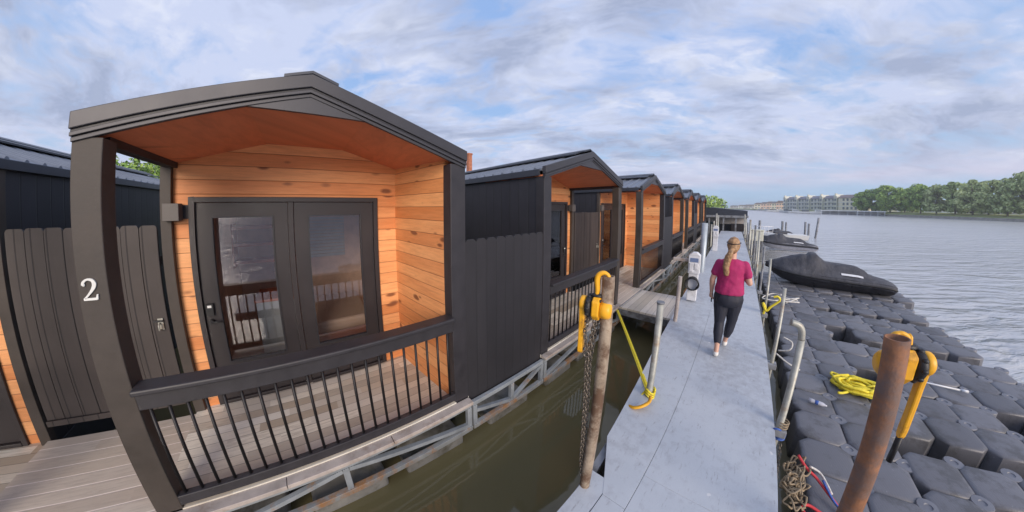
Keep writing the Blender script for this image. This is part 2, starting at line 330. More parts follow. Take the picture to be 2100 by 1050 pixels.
# ------------------------------------------------------------------ mesh helpers
V = Vector
class MB:
    def __init__(s): s.v = []; s.f = []; s.m = []; s.s = []
    def add(s, vs, fs, mat=0, smooth=False):
        o = len(s.v); s.v += [tuple(p) for p in vs]
        for f in fs: s.f.append([o+i for i in f]); s.m.append(mat); s.s.append(smooth)
        return s
    def box(s, x0, x1, y0, y1, z0, z1, mat=0):
        vs = [(x, y, z) for x in (x0, x1) for y in (y0, y1) for z in (z0, z1)]
        return s.add(vs, [(0, 1, 3, 2), (4, 6, 7, 5), (0, 4, 5, 1), (2, 3, 7, 6), (0, 2, 6, 4), (1, 5, 7, 3)], mat)
    def beam(s, p, q, w, h, mat=0, up=(0, 0, 1)):
        p, q, up = V(p), V(q), V(up); d = (q-p).normalized(); a = d.cross(up)
        if a.length < 1e-4: a = d.cross(V((1, 0, 0)))
        a.normalize(); b = a.cross(d).normalized()
        vs = [c+a*(sx*w/2)+b*(sy*h/2) for c in (p, q) for sx in (-1, 1) for sy in (-1, 1)]
        return s.add(vs, [(0, 1, 3, 2), (4, 6, 7, 5), (0, 4, 5, 1), (2, 3, 7, 6), (0, 2, 6, 4), (1, 5, 7, 3)], mat)
    def tube(s, pts, r, n=8, closed=False, mat=0, caps=True, squash=1.0):
        pts = [V(p) for p in pts]; k = len(pts)
        rs = r if isinstance(r, (list, tuple)) else [r]*k
        vs = []; nrm = None
        for i, p in enumerate(pts):
            if closed: d = pts[(i+1) % k]-pts[i-1]
            else: d = pts[min(i+1, k-1)]-pts[max(i-1, 0)]
            if d.length < 1e-9: d = V((0, 0, 1))
            d.normalize()
            if nrm is None:
                nrm = d.cross(V((0, 0, 1)))
                if nrm.length < 1e-3: nrm = d.cross(V((1, 0, 0)))
            else: nrm = nrm-d*nrm.dot(d)
            nrm.normalize(); b = d.cross(nrm)
            for j in range(n):
                a = 2*math.pi*j/n; vs.append(p+(nrm*math.cos(a)+b*math.sin(a)*squash)*rs[i])
        fs = []
        for i in range(k if closed else k-1):
            i2 = (i+1) % k
            for j in range(n): fs.append((i*n+j, i*n+(j+1) % n, i2*n+(j+1) % n, i2*n+j))
        s.add(vs, fs, mat, True)
        if caps and not closed:
            s.add(vs[:n], [tuple(range(n))[::-1]], mat); s.add(vs[-n:], [tuple(range(n))], mat)
        return s
    def lathe(s, prof, c=(0, 0, 0), axis='z', n=20, mat=0, smooth=True):
        c = V(c); vs = []
        for r, h in prof:
            for j in range(n):
                a = 2*math.pi*j/n; u, w_ = r*math.cos(a), r*math.sin(a)
                vs.append(c+(V((u, w_, h)) if axis == 'z' else V((h, u, w_)) if axis == 'x' else V((w_, h, u))))
        fs = [(i*n+j, i*n+(j+1) % n, (i+1)*n+(j+1) % n, (i+1)*n+j) for i in range(len(prof)-1) for j in range(n)]
        s.add(vs, fs, mat, smooth)
        for e in (0, len(prof)-1):
            if prof[e][0] > 1e-4: s.add(vs[e*n:e*n+n], [tuple(range(n))], mat)
        return s
    def ell(s, c, r, n=12, m=8, mat=0, rot=None):
        c = V(c); vs = []
        for i in range(m+1):
            th = math.pi*i/m
            for j in range(n):
                a = 2*math.pi*j/n; p = V((math.sin(th)*math.cos(a)*r[0], math.sin(th)*math.sin(a)*r[1], math.cos(th)*r[2]))
                if rot: p = rot @ p
                vs.append(c+p)
        fs = [(i*n+j, (i+1)*n+j, (i+1)*n+(j+1) % n, i*n+(j+1) % n) for i in range(m) for j in range(n)]
        return s.add(vs, fs, mat, True)
    def prism(s, poly, axis, a, b, mat=0):
        f = {'x': lambda u, w_, h: (h, u, w_), 'y': lambda u, w_, h: (u, h, w_), 'z': lambda u, w_, h: (u, w_, h)}[axis]
        n = len(poly); vs = [f(u, w_, a) for u, w_ in poly]+[f(u, w_, b) for u, w_ in poly]
        return s.add(vs, [tuple(range(n))[::-1], tuple(range(n, 2*n))]+[(i, (i+1) % n, n+(i+1) % n, n+i) for i in range(n)], mat)
    def loft(s, secs, mat=0, caps=True, smooth=True, closed=True):
        n = len(secs[0]); vs = [p for q in secs for p in q]
        fs = [(i*n+j, i*n+(j+1) % n, (i+1)*n+(j+1) % n, (i+1)*n+j) for i in range(len(secs)-1) for j in range(n if closed else n-1)]
        s.add(vs, fs, mat, smooth)
        if caps: s.add(secs[0], [tuple(range(n))[::-1]], mat, smooth); s.add(secs[-1], [tuple(range(n))], mat, smooth)
        return s
    def tf(s, fn): s.v = [tuple(fn(V(p))) for p in s.v]; return s
    def build(s, name, mats, parent=None, bevel=0, weld=True, autos=None, recalc=True):
        me = bpy.data.meshes.new(name); me.from_pydata(s.v, [], s.f)
        if isinstance(mats, str): mats = [mats]
        for m in mats: me.materials.append(MATS[m])
        for p, m, sm in zip(me.polygons, s.m, s.s): p.material_index = m; p.use_smooth = sm
        bm = bmesh.new(); bm.from_mesh(me)
        if weld: bmesh.ops.remove_doubles(bm, verts=bm.verts, dist=1e-5)
        if recalc: bmesh.ops.recalc_face_normals(bm, faces=bm.faces)
        if autos:
            for e in bm.edges:
                if len(e.link_faces) == 2 and e.calc_face_angle(0) > R(autos): e.smooth = False
        bm.to_mesh(me); bm.free(); me.update()
        o = bpy.data.objects.new(name, me); C.objects.link(o)
        if parent: o.parent = parent
        if bevel:
            md = o.modifiers.new('bevel', 'BEVEL'); md.width = bevel; md.segments = 2; md.limit_method = 'ANGLE'; md.angle_limit = R(40)
        return o
def tag(o, label=None, cat=None, group=None, kind=None):
    if label: o['label'] = label
    if cat: o['category'] = cat
    if group: o['group'] = group
    if kind: o['kind'] = kind
    return o
def thing(name, label, cat, loc=(0, 0, 0), rz=0, group=None):
    o = bpy.data.objects.new(name, None); C.objects.link(o); o.location = loc; o.rotation_euler = (0, 0, rz); o.empty_display_size = 0.1
    return tag(o, label, cat, group)
KIDS = {}
def copy_tree(o, parent=None):
    c = o.copy(); C.objects.link(c)
    if parent: c.parent = parent
    for ch in [q for q in bpy.data.objects if q.parent == o]: copy_tree(ch, c)
    return c
def put(o, loc, rz=None, label=None):
    o.location = loc
    if rz is not None: o.rotation_euler = (0, 0, rz)
    if label: o['label'] = label
    return o
def arc(c, r, a0, a1, n, plane='xz'):
    out = []
    for i in range(n+1):
        a = R(a0+(a1-a0)*i/n); u, v = r*math.cos(a), r*math.sin(a)
        out.append(V(c)+(V((u, 0, v)) if plane == 'xz' else V((0, u, v)) if plane == 'yz' else V((u, v, 0))))
    return out
def spline(pts, k=6):
    pts = [V(p) for p in pts]; P = [pts[0]]+pts+[pts[-1]]; out = []
    for i in range(1, len(P)-2):
        for j in range(k):
            t_ = j/k; a, b, c, d = P[i-1], P[i], P[i+1], P[i+2]
            out.append(0.5*((2*b)+(c-a)*t_+(2*a-5*b+4*c-d)*t_*t_+(3*b-a-3*c+d)*t_**3))
    return out+[pts[-1]]
# ------------------------------------------------------------------ water, banks
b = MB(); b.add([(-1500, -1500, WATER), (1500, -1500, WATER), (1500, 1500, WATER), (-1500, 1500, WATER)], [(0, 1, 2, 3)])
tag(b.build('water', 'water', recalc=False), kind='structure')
def pol(az, dist, z=0): return V((math.sin(R(az))*dist, math.cos(R(az))*dist, z))
SH = [(-60, 620), (-20, 600), (0, 560), (4, 430), (6.5, 330), (8, 275), (11, 228), (14.5, 212), (20, 205), (24, 190), (28, 176), (33, 163), (40, 150), (55, 140), (75, 150)]
def bank(name, mat, z_in, z_out, d0, d1, skip=0):
    b = MB(); vs = []
    for az, dd in SH[skip:]: vs += [pol(az, dd+d0, z_in), pol(az, dd+d1, z_out)]
    n = len(SH[skip:])
    b.add(vs, [(2*i, 2*i+2, 2*i+3, 2*i+1) for i in range(n-1)])
    return tag(b.build(name, mat), kind='structure')
bank('bank_shore', 'seawall', WATER-0.5, 0.25, 0, 1.0)
bank('bank_grass', 'grass', 0.25, 1.3, 1.0, 14)
bank('bank_ground', 'grass', 1.3, 1.6, 14, 900)
# land behind the cabins
b = MB(); b.add([(-16, -60, WATER-.3), (-16, 90, WATER-.3), (-19, 90, 0.5), (-19, -60, 0.5), (-400, 90, 2), (-400, -60, 2)], [(0, 1, 2, 3), (3, 2, 4, 5)])
tag(b.build('land_behind', 'grass'), kind='structure')
# ------------------------------------------------------------------ cabins
Wc, ZF, XF, XB, XE = 2.822, -0.10, -2.1155, -3.40, -9.0
EZ, AZ = 2.53, 2.955        # underside of the gable trim at the eave and at the apex
def cabin(m, number=False):
    """one cabin; its origin is the near front corner on the plain-wall-free side; m=1 opens towards -Y, m=-1 is the mirror image"""
    r = thing('tiny_cabin', 'x', 'cabin')
    def mb(): return MB()
    def fin(b, name, mats, par=None, **k):
        if m < 0: b.tf(lambda p: V((p.x, Wc-p.y, p.z)))
        return b.build(name, mats, par or r, **k)
    W = Wc; mid = W/2
    def zroof(y, z0): return z0+(AZ-EZ)*(1-abs(y-mid)/mid)
    # porch floor and base
    b = mb(); b.box(XB, XF+0.0, 0.0, W, ZF-0.05, ZF); fin(b, 'porch_floor', 'porch_planks')
    b = mb()
    for q in range(3): b.box(XF, XF+0.10, q*W/3+0.003, (q+1)*W/3-0.003, ZF-0.055, ZF-0.012)
    fin(b, 'deck_edge', 'edge_board', bevel=0.004)
    # posts
    pw = 0.175
    b = mb(); b.box(XF-0.15, XF, 0.0, pw, ZF-0.06, EZ); p0 = fin(b, 'post', 'post_dark', bevel=0.006)
    b = mb(); b.box(XF-0.15, XF, W-pw, W, ZF-0.10, EZ); fin(b, 'post', 'rail_dark', bevel=0.006)
    b = mb(); b.box(XB-0.02, XB+0.06, -0.012, 0.09, ZF-0.05, EZ+0.02); fin(b, 'corner_post', 'post_dark', bevel=0.004)
    # eave beam over the open side
    b = mb(); b.box(XB, XF-0.15, 0.02, 0.13, EZ-0.02, EZ+0.04); fin(b, 'eave_beam', 'trim_dark', bevel=0.004)
    # outer walls
    b = mb(); b.box(XE, XF-0.15, W-0.05, W-0.01, ZF-0.3, EZ+0.03); fin(b, 'side_wall', 'siding_black')
    b = mb(); b.box(XE, XB-0.02, 0.01, 0.05, ZF-0.3, EZ+0.03); fin(b, 'side_wall', 'siding_black')
    b = mb(); b.box(XE, XE+0.05, 0.05, W-0.05, ZF-0.3, EZ+0.03); fin(b, 'rear_wall', 'siding_black')
    # orange porch back wall round the doors
    d0, d1, dz = 0.235, 2.275, 2.22
    cz = EZ+0.0; ft0, ft1 = mid-0.42, mid+0.42
    zc = zroof(ft0, EZ)-0.02
    b = mb(); th = 0.04
    b.box(XB-th, XB, 0.05, d0, ZF, dz); b.box(XB-th, XB, d1, W-0.28, ZF, dz)
    b.prism([(0.05, dz), (W-0.28, dz), (W-0.28, zroof(W-0.28, EZ)), (ft1, zc+0.01), (ft0, zc+0.01), (0.05, zroof(0.05, EZ))], 'x', XB-th, XB)
    fin(b, 'back_wall', 'cedar_siding')
    # lined wall on the closed side, slightly splayed
    b = mb(); yi0, yi1 = W-0.172, W-0.30
    b.add([(XF-0.15, yi0, ZF), (XB, yi1, ZF), (XB, yi1, zroof(yi1, EZ)), (XF-0.15, yi0, zroof(yi0, EZ)),
           (XF-0.15, W-0.06, ZF), (XB, W-0.06, ZF), (XB, W-0.06, EZ), (XF-0.15, W-0.06, EZ)],
          [(0, 1, 2, 3), (4, 7, 6, 5), (0, 4, 5, 1), (3, 2, 6, 7), (0, 3, 7, 4), (1, 5, 6, 2)])
    fin(b, 'inner_wall', 'cedar_siding')
    # porch ceiling: two slopes and a flat strip
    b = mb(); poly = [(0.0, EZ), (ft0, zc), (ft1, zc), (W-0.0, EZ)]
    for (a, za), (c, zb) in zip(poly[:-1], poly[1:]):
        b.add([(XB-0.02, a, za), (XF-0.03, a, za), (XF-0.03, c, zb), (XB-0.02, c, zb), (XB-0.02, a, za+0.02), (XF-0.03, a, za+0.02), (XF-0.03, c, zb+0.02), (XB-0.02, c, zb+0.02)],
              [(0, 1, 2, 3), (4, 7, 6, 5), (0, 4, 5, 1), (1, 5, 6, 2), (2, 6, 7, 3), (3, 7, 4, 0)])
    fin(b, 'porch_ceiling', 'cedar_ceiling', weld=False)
    # gable: infill triangle, layered trim, fascia
    b = mb(); b.prism([(ft0-0.02, zc-0.012), (ft1+0.02, zc-0.012), (mid, AZ+0.01)], 'x', XF-0.028, XF+0.004); fin(b, 'gable_infill', 'fascia_metal')
    def chevron(z0, z1, xa, xb, ov, name, mat, bev=0.003):
        b = mb(); e0 = zroof(0, 0)
        s_ = (AZ-EZ)/mid
        for sg in (0, 1):
            y0 = -ov if sg == 0 else W+ov
            za = EZ-s_*ov
            b.add([(xa, y0, za+z0), (xa, mid, AZ+z0), (xa, mid, AZ+z1), (xa, y0, za+z1), (xb, y0, za+z0), (xb, mid, AZ+z0), (xb, mid, AZ+z1), (xb, y0, za+z1)],
                  [(0, 1, 2, 3), (4, 7, 6, 5), (0, 4, 5, 1), (3, 2, 6, 7), (0, 3, 7, 4)])
        return fin(b, name, mat, bevel=bev)
    chevron(-0.035, -0.008, XF-0.02, XF+0.012, 0.0, 'gable_trim', 'fascia_metal')
    chevron(-0.006, 0.018, XF-0.02, XF+0.028, 0.0, 'gable_trim', 'fascia_metal')
    chevron(0.018, 0.036, XF-0.02, XF+0.020, 0.0, 'shadow_line', 'trim_dark')
    chevron(0.036, 0.140, XF-0.03, XF+0.035, 0.003, 'fascia', 'fascia_metal', 0.006)
    # roof: ribbed metal sheet, ridge cap
    b = mb(); s_ = (AZ-EZ)/mid; ov = 0.03; zt = 0.112
    for sg in (0, 1):
        y0 = -ov if sg == 0 else W+ov
        za = EZ-s_*ov+zt
        P = lambda x, k, dz=0: (x, y0+(mid-y0)*k, za+(AZ+zt-za)*k+dz)
        xs = XE-0.15
        b.add([P(xs, 0), P(XF-0.03, 0), P(XF-0.03, 1), P(xs, 1), P(xs, 0, -0.03), P(XF-0.03, 0, -0.03), P(XF-0.03, 1, -0.03), P(xs, 1, -0.03)],
              [(0, 1, 2, 3), (4, 7, 6, 5), (0, 4, 5, 1), (1, 5, 6, 2), (3, 7, 4, 0)])
        x_ = XF-0.14
        while x_ > xs:
            b.add([P(x_-0.03, 0), P(x_-0.012, 0, 0.024), P(x_+0.012, 0, 0.024), P(x_+0.03, 0), P(x_-0.03, 1), P(x_-0.012, 1, 0.024), P(x_+0.012, 1, 0.024), P(x_+0.03, 1)],
                  [(0, 4, 5, 1), (1, 5, 6, 2), (2, 6, 7, 3), (0, 1, 2, 3)])
            x_ -= 0.23
    rf = fin(b, 'roof', 'roof_metal', weld=False)
    b = mb(); zr = AZ+zt+0.028
    b.prism([(mid-0.20, zr-0.03), (mid, zr+0.036), (mid+0.20, zr-0.03), (mid+0.20, zr-0.008), (mid, zr+0.058), (mid-0.20, zr-0.008)], 'x', XE-0.15, XF-0.03)
    b.prism([(mid-0.40, zr-0.10), (mid-0.2, zr-0.035), (mid-0.2, zr-0.018), (mid-0.40, zr-0.075)], 'x', XE-0.15, XF-0.12); b.prism([(mid+0.40, zr-0.10), (mid+0.2, zr-0.035), (mid+0.2, zr-0.018), (mid+0.40, zr-0.075)], 'x', XE-0.15, XF-0.12)
    x_ = XF-0.42
    while x_ > XE:
        for sg in (-1, 1): b.box(x_-0.07, x_+0.07, mid+sg*0.17-0.02, mid+sg*0.17+0.02, zr-0.045, zr-0.008)
        x_ -= 0.23
    fin(b, 'ridge_cap', 'ridge_metal', rf, weld=False)
    # eave fascia along the sides
    for y0, y1 in ((-0.045, -0.015), (W+0.015, W+0.045)):
        b = mb(); b.box(XE-0.15, XF-0.06, y0, y1, EZ+0.01, EZ+0.095); fin(b, 'eave_trim', 'ridge_metal')
        b = mb(); b.box(XE-0.10, XF-0.16, y0+0.03 if y0 < 0 else W-0.01, 0.005 if y0 < 0 else W+0.015, EZ+0.005, EZ+0.03); fin(b, 'soffit', 'siding_black')
    # railing
    rl = fin(mb().box(XF-0.10, XF+0.055, pw, W-pw, 0.93, 0.972), 'top_rail', 'rail_dark', bevel=0.012)
    fin(mb().box(XF-0.055, XF+0.005, pw, W-pw, 0.80, 0.929), 'rail_board', 'rail_dark', bevel=0.006)
    fin(mb().box(XF-0.055, XF+0.005, pw, W-pw, ZF+0.035, ZF+0.125), 'bottom_rail', 'rail_dark', bevel=0.006)
    for i in range(21):
        yb = pw+0.055+i*(W-2*pw-0.11)/20
        b = mb(); b.tube([(XF-0.025, yb, ZF+0.125), (XF-0.025, yb, 0.80)], 0.0125, 8); fin(b, 'baluster', 'black_metal')
    # double doors
    fr = mb(); fw = 0.055
    fr.box(XB-0.05, XB+0.025, d0, d0+fw, ZF, dz); fr.box(XB-0.05, XB+0.025, d1-fw, d1, ZF, dz); fr.box(XB-0.05, XB+0.025, d0+fw, d1-fw, dz-fw, dz)
    dm = (d0+d1)/2; fr.box(XB-0.045, XB+0.012, dm-0.03, dm+0.03, ZF, dz-fw)
    fr.box(XB-0.05, XB+0.03, d0+fw, dm-0.03, ZF, ZF+0.04); fr.box(XB-0.05, XB+0.03, dm+0.03, d1-fw, ZF, ZF+0.04)
    fin(fr, 'door_frame', 'door_paint', bevel=0.004)
    for k, (a, c) in enumerate(((d0+fw+0.004, dm-0.034), (dm+0.034, d1-fw-0.004))):
        z0, z1 = ZF+0.045, dz-fw-0.004; g = 0.165; gz0, gz1 = z0+0.46, z1-0.16
        b = mb(); xa, xb = XB-0.045, XB-0.005
        b.box(xa, xb, a, a+g, z0, z1); b.box(xa, xb, c-g, c, z0, z1); b.box(xa, xb, a+g, c-g, z0, gz0); b.box(xa, xb, a+g, c-g, gz1, z1)
        q = fin(b, 'door', 'door_paint')
        b = mb()
        for (y0, y1, za, zb) in ((a+g-0.018, a+g, gz0-0.018, gz1+0.018), (c-g, c-g+0.018, gz0-0.018, gz1+0.018), (a+g, c-g, gz0-0.018, gz0), (a+g, c-g, gz1, gz1+0.018)):
            b.box(xb, xb+0.010, y0, y1, za, zb)
        fin(b, 'glazing_bead', 'trim_dark', q)
        b = mb(); b.box(XB-0.027, XB-0.023, a+g, c-g, gz0, gz1); fin(b, 'glass_pane', 'window_glass', q)
        if k == 0:
            b = mb(); yk = a+0.06; b.box(xb, xb+0.03, yk-0.035, yk+0.035, 0.97, 1.10)
            b.tube([(xb, yk, 0.90), (xb+0.05, yk, 0.90)], 0.026, 10); b.tube([(xb+0.045, yk, 0.90), (xb+0.05, yk+0.11, 0.90)], 0.011, 8)
            b.box(xb+0.03, xb+0.034, yk-0.02, yk+0.02, 1.06, 1.085, 1)
            fin(b, 'door_handle', ['black_rubber', 'numeral_white'], q)
    # wall lamp
    b = mb(); b.box(XB, XB+0.02, 0.125, 0.235, 2.0, 2.14, 1); b.box(XB+0.02, XB+0.13, 0.125-0.09, 0.125+0.06, 1.985, 2.155, 0)
    fin(b, 'wall_lamp', ['lamp_grey', 'trim_dark'], bevel=0.004)
    # inside of the room seen through the glass
    b = mb()
    b.box(XB-3.0, XB-2.95, 0.06, W-0.06, ZF, EZ); b.box(XB-2.95, XB-0.06, 0.06, 0.09, ZF, EZ); b.box(XB-2.95, XB-0.06, W-0.09, W-0.06, ZF, EZ)
    b.box(XB-2.95, XB-0.06, 0.09, W-0.09, ZF-0.03, ZF); b.box(XB-2.95, XB-0.06, 0.09, W-0.09, EZ-0.05, EZ)
    fin(b, 'room_lining', 'interior_wall', weld=False)
    if number:
        # serif figure 2 on the front post
        prof = [(-0.036, 0.028, .010), (-0.033, 0.043, .012), (-0.018, 0.058, .009), (0.0, 0.062, .009), (0.020, 0.055, .013), (0.029, 0.036, .018), (0.024, 0.014, .016), (0.006, -0.012, .011), (-0.014, -0.034, .008), (-0.032, -0.052, .008)]
        b = MB(); pts = spline([(0, p[0], p[1]) for p in prof], 4); ws = [prof[min(int(i/4), 9)][2]*(1-(i % 4)/4)+prof[min(int(i/4)+1, 9)][2]*((i % 4)/4) for i in range(len(pts))]
        ring0 = []; ring1 = []
        for i, p in enumerate(pts):
            d = (pts[min(i+1, len(pts)-1)]-pts[max(i-1, 0)]).normalized(); nn = V((0, -d.z, d.y))
            ring0.append(p+nn*ws[i]/2*1.3); ring1.append(p-nn*ws[i]/2*1.3)
        o = V((XF+0.001, 0.072, 1.635))
        for i in range(len(pts)-1):
            q = [ring0[i], ring0[i+1], ring1[i+1], ring1[i]]
            b.add([o+v for v in q]+[o+v+V((0.008, 0, 0)) for v in q], [(0, 1, 2, 3), (4, 7, 6, 5), (0, 4, 5, 1), (2, 6, 7, 3)])
        b.box(o.x, o.x+0.008, o.y-0.040, o.y+0.034, o.z-0.064, o.z-0.050)
        b.prism([(o.y+0.024, o.z-0.062), (o.y+0.040, o.z-0.062), (o.y+0.044, o.z-0.030), (o.y+0.036, o.z-0.030)], 'x', o.x, o.x+0.0075)
        b.ell((o.x+0.004, o.y-0.032, o.z+0.030), (0.004, 0.010, 0.010), 8, 6)
        b.build('house_number', 'numeral_white', r, weld=False)
    return r
Y2 = -1.3951; G1, G2 = 1.3102, 1.4319
def cstart(n): return Y2+n*Wc+((n+1)//2)*G1+(n//2)*G2     # n = 0 is the cabin numbered 2
cab_even = cabin(1); cab_odd = cabin(-1); cab_two = cabin(1, True)
LB = {-1: 'dark cabin with orange siding beyond the porch numbered 2, its roof over the gate fence',
      0: 'dark cabin with the white number 2 on its front post and an orange wood porch',
      1: 'dark gabled cabin directly behind the yellow chain hoist, porch open towards the ramp',
      2: 'dark gabled cabin just past the wooden ramp, with wire-like railing before its orange wall',
      3: 'narrow gabled cabin, fourth porch front along the dock counted from the numbered one',
      4: 'small gabled cabin, fifth porch front along the dock counted from the numbered one',
      5: 'small gabled cabin, sixth porch front along the dock counted from the numbered one',
      6: 'tiny gabled cabin, last of the row before the low covered slip'}
cabs = {0: cab_two, 2: cab_even, 1: cab_odd}
for n in (-1, 3, 5): cabs[n] = copy_tree(cab_odd)
for n in (4, 6): cabs[n] = copy_tree(cab_even)
for n, c in cabs.items(): put(c, (0, (Y2-G2-Wc) if n == -1 else cstart(n), -0.06 if n == -1 else 0), label=LB[n]); c['group'] = 'tiny cabins in a row along the dock'
# furniture seen through the doors of cabin 2
t1 = thing('kitchen_counter', 'pale kitchen counter seen through the left glass door of the numbered cabin', 'counter', (-4.6, -0.55, ZF))
MB().box(-0.3, 0.3, -0.18, 0.35, 0, 0.86).build('carcass', 'cabinet_white', t1, bevel=0.01)
MB().box(-0.32, 0.32, -0.2, 0.37, 0.862, 0.90).build('worktop', 'shelf_wood', t1, bevel=0.005)
t1 = thing('wall_shelf', 'brown wall shelf seen through the left glass door of the numbered cabin', 'shelf', (-5.2, -0.5, 1.2))
b = MB()
for z_ in (0, 0.28, 0.56): b.box(-0.15, 0.15, -0.6, 0.5, z_, z_+0.05)
b.build('shelf', 'shelf_wood', t1); MB().box(-0.15, 0.15, -0.63, -0.605, -0.05, 0.65).build('side_panel', 'shelf_wood', t1)
t1 = thing('bed', 'low bed with pale cover seen through the right glass door of the numbered cabin', 'bed', (-4.7, 0.45, ZF))
MB().box(-0.7, 0.7, -0.4, 0.45, 0.1, 0.32).build('frame', 'shelf_wood', t1); MB().box(-0.68, 0.68, -0.38, 0.43, 0.322, 0.52).build('mattress', 'wall_peach', t1, bevel=0.04)
t1 = thing('window_blind', 'white window blind seen through the right glass door of the numbered cabin', 'blind', (-6.33, 0.45, 1.0))
b = MB()
for k in range(12): b.box(-0.02, 0.01, -0.4, 0.4, k*0.075, k*0.075+0.062)
b.build('slats', 'cabinet_white', t1); MB().box(-0.03, 0.03, -0.42, 0.42, 0.91, 0.96).build('head_rail', 'cabinet_white', t1)
# ------------------------------------------------------------------ fences between the cabins
def flush_fence(y0, y1, label):
    r = thing('privacy_fence', label, 'fence', (0, y0, 0), group='flush dark fences between cabins')
    L = y1-y0; b = MB(); n = 9
    for i in range(n):
        a, c = i*L/n+0.0004, (i+1)*L/n-0.0004
        e = 0.03; b.prism([(a, ZF-0.12), (c, ZF-0.12), (c, 1.72), (c-e, 1.75), (a+e, 1.75), (a, 1.72)], 'x', XF-0.035, XF-0.012)
    b.build('boards', 'panel_boards', r)
    for z_ in (0.2, 1.45): MB().box(XF-0.08, XF-0.037, 0, L, z_, z_+0.09).build('cross_rail', 'fence_dark', r)
    return r
for n, s_ in ((0, 'right of the numbered porch'), (2, 'past the ramp and the third porch'), (4, 'past the fifth porch front')):
    flush_fence(cstart(n)+Wc+0.003, cstart(n+1)-0.003, 'smooth charcoal board fence flush with the cabin fronts, '+s_)
XG = -3.345
def gate_fence(y0, y1, label):
    r = thing('gate_fence', label, 'fence', (0, y0, 0), group='recessed dog-ear gates between cabins')
    L = y1-y0-0.09; y_s = 0.045; n = 8; b = MB()
    for i in range(n):
        a, c = y_s+i*L/n+0.003, y_s+(i+1)*L/n-0.003; e = 0.028; zt = 1.95+random.uniform(-.006, .006)
        b.prism([(a, 0.10), (c, 0.10), (c, zt-0.03), (c-e*.4, zt-0.008), (c-e, zt), (a+e, zt), (a+e*.4, zt-0.008), (a, zt-0.03)], 'x', XG-0.02, XG+random.uniform(-.002, .003))
    b.build('boards', 'fence_dark', r)
    for z_ in (0.25, 1.55): MB().box(XG-0.06, XG-0.024, y_s, y_s+L, z_, z_+0.09).build('cross_rail', 'fence_dark', r)
    b = MB(); b.box(XG+0.005, XG+0.02, y_s, y_s+L, 0.04, 0.098); b.build('kick_board', 'fence_dark', r)
    b = MB(); yl = L-0.03
    b.box(XG+0.004, XG+0.012, yl-0.02, yl+0.03, 0.90, 1.02); b.beam((XG+0.02, yl-0.06, 0.995), (XG+0.02, yl+0.03, 0.995), 0.012, 0.018, 1)
    b.tube([(XG+0.012, yl, 0.97), (XG+0.05, yl, 0.96), (XG+0.05, yl, 0.91), (XG+0.012, yl, 0.90)], 0.009, 6)
    b.build('latch', ['galv_pipe', 'black_rubber'], r)
    return r
gaps = [(-1.3951-G2, -1.3951, 'behind the post numbered 2'), (cstart(1)+Wc, cstart(2), 'at the head of the wooden ramp'), (cstart(3)+Wc, cstart(4), 'in the narrow gap after the fourth porch front'), (cstart(5)+Wc, cstart(6), 'in the last gap of the cabin row')]
for y0, y1, s_ in gaps: gate_fence(y0, y1, 'dark dog-eared board gate between two cabins, '+s_)
for k, (y0, y1, s_) in enumerate(gaps):
    r = thing('entry_deck', 'pale board entry deck between cabins, '+('in front of the latched gate beside post 2', 'at the top of the wooden ramp', 'after the fourth porch front', 'before the last cabin')[k], 'deck', (0, y0, 0), group='board entry decks between cabins')
    MB().box(XG+0.03, XF+0.10, 0.003, y1-y0-0.003, ZF-0.055, ZF-0.004).build('boards', 'entry_boards', r)
    MB().box(XG+0.05, XF+0.06, 0.01, y1-y0-0.01, ZF-0.16, ZF-0.058).build('joist_frame', 'dock_side', r)
# ------------------------------------------------------------------ floating steel frames under the fronts
def truss(L):
    r = thing('truss_frame', 'x', 'steel frame', group='galvanised steel float frames under the cabins')
    zt, zb, x0 = -0.185, -0.52, XF+0.055
    MB().box(x0-0.04, x0+0.012, 0, L, zt-0.028, zt+0.026).build('top_chord', 'truss_galv', r, bevel=0.004)
    MB().box(x0-0.03, x0+0.03, 0, L, zb-0.03, zb+0.03).build('bottom_chord', 'truss_rusty', r, bevel=0.004)
    for yv in (0.03, L/2, L-0.03): MB().box(x0-0.036, x0+0.018, yv-0.028, yv+0.028, zb+0.032, zt-0.030).build('upright', 'truss_galv', r, bevel=0.003)
    for (ya, za, yb, zb_) in ((0.06, zb+0.05, L/2-0.03, zt-0.05), (L/2+0.03, zt-0.05, L-0.06, zb+0.05)) if L > 2 else ((0.06, zt-0.12, L/2-0.03, zb+0.05), (L/2+0.03, zb+0.05, L-0.06, zt-0.05)):
        MB().beam((x0-0.008, ya, za), (x0-0.008, yb, zb_), 0.045, 0.045).build('diagonal', 'truss_galv', r)
    n = 3 if L > 2 else 1
    for i in range(n):
        yc = L*(i+0.5)/n; MB().box(x0-0.9, x0-0.02, yc-0.36, yc+0.36, WATER-0.2, zb-0.06).build('pontoon', 'pontoon_grey', r, bevel=0.03)
    return r
tl, ts, tg = truss(Wc-0.02), truss(G1-0.02), truss(G2-0.02); used = set()
nm = ['leftmost cabin', 'numbered cabin', 'second porch front', 'third porch front', 'fourth porch front', 'fifth porch front', 'sixth porch front', 'last cabin']
def placetruss(src, key, y, lab):
    o = src if key not in used else copy_tree(src); used.add(key); put(o, (0, y, 0), label=lab)
for n in range(-1, 7):
    y0 = (Y2-G2-Wc) if n == -1 else cstart(n)
    placetruss(tl, 'l', y0+0.01, 'pale galvanised truss frame at the waterline below the '+nm[n+1])
    y1 = y0+Wc
    if n < 6: placetruss(ts if n % 2 == 0 else tg, n % 2 == 0, y1+0.01, 'short pale truss frame between the %s and the %s' % (nm[n+1], nm[n+2]))
# dark underfloor hulls so that no daylight shows under the cabins
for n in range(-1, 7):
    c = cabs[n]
    MB().box(XE+0.2, XF-0.35, 0.0, Wc, WATER-0.1, ZF-0.06).build('hull', 'concrete_dark', c)
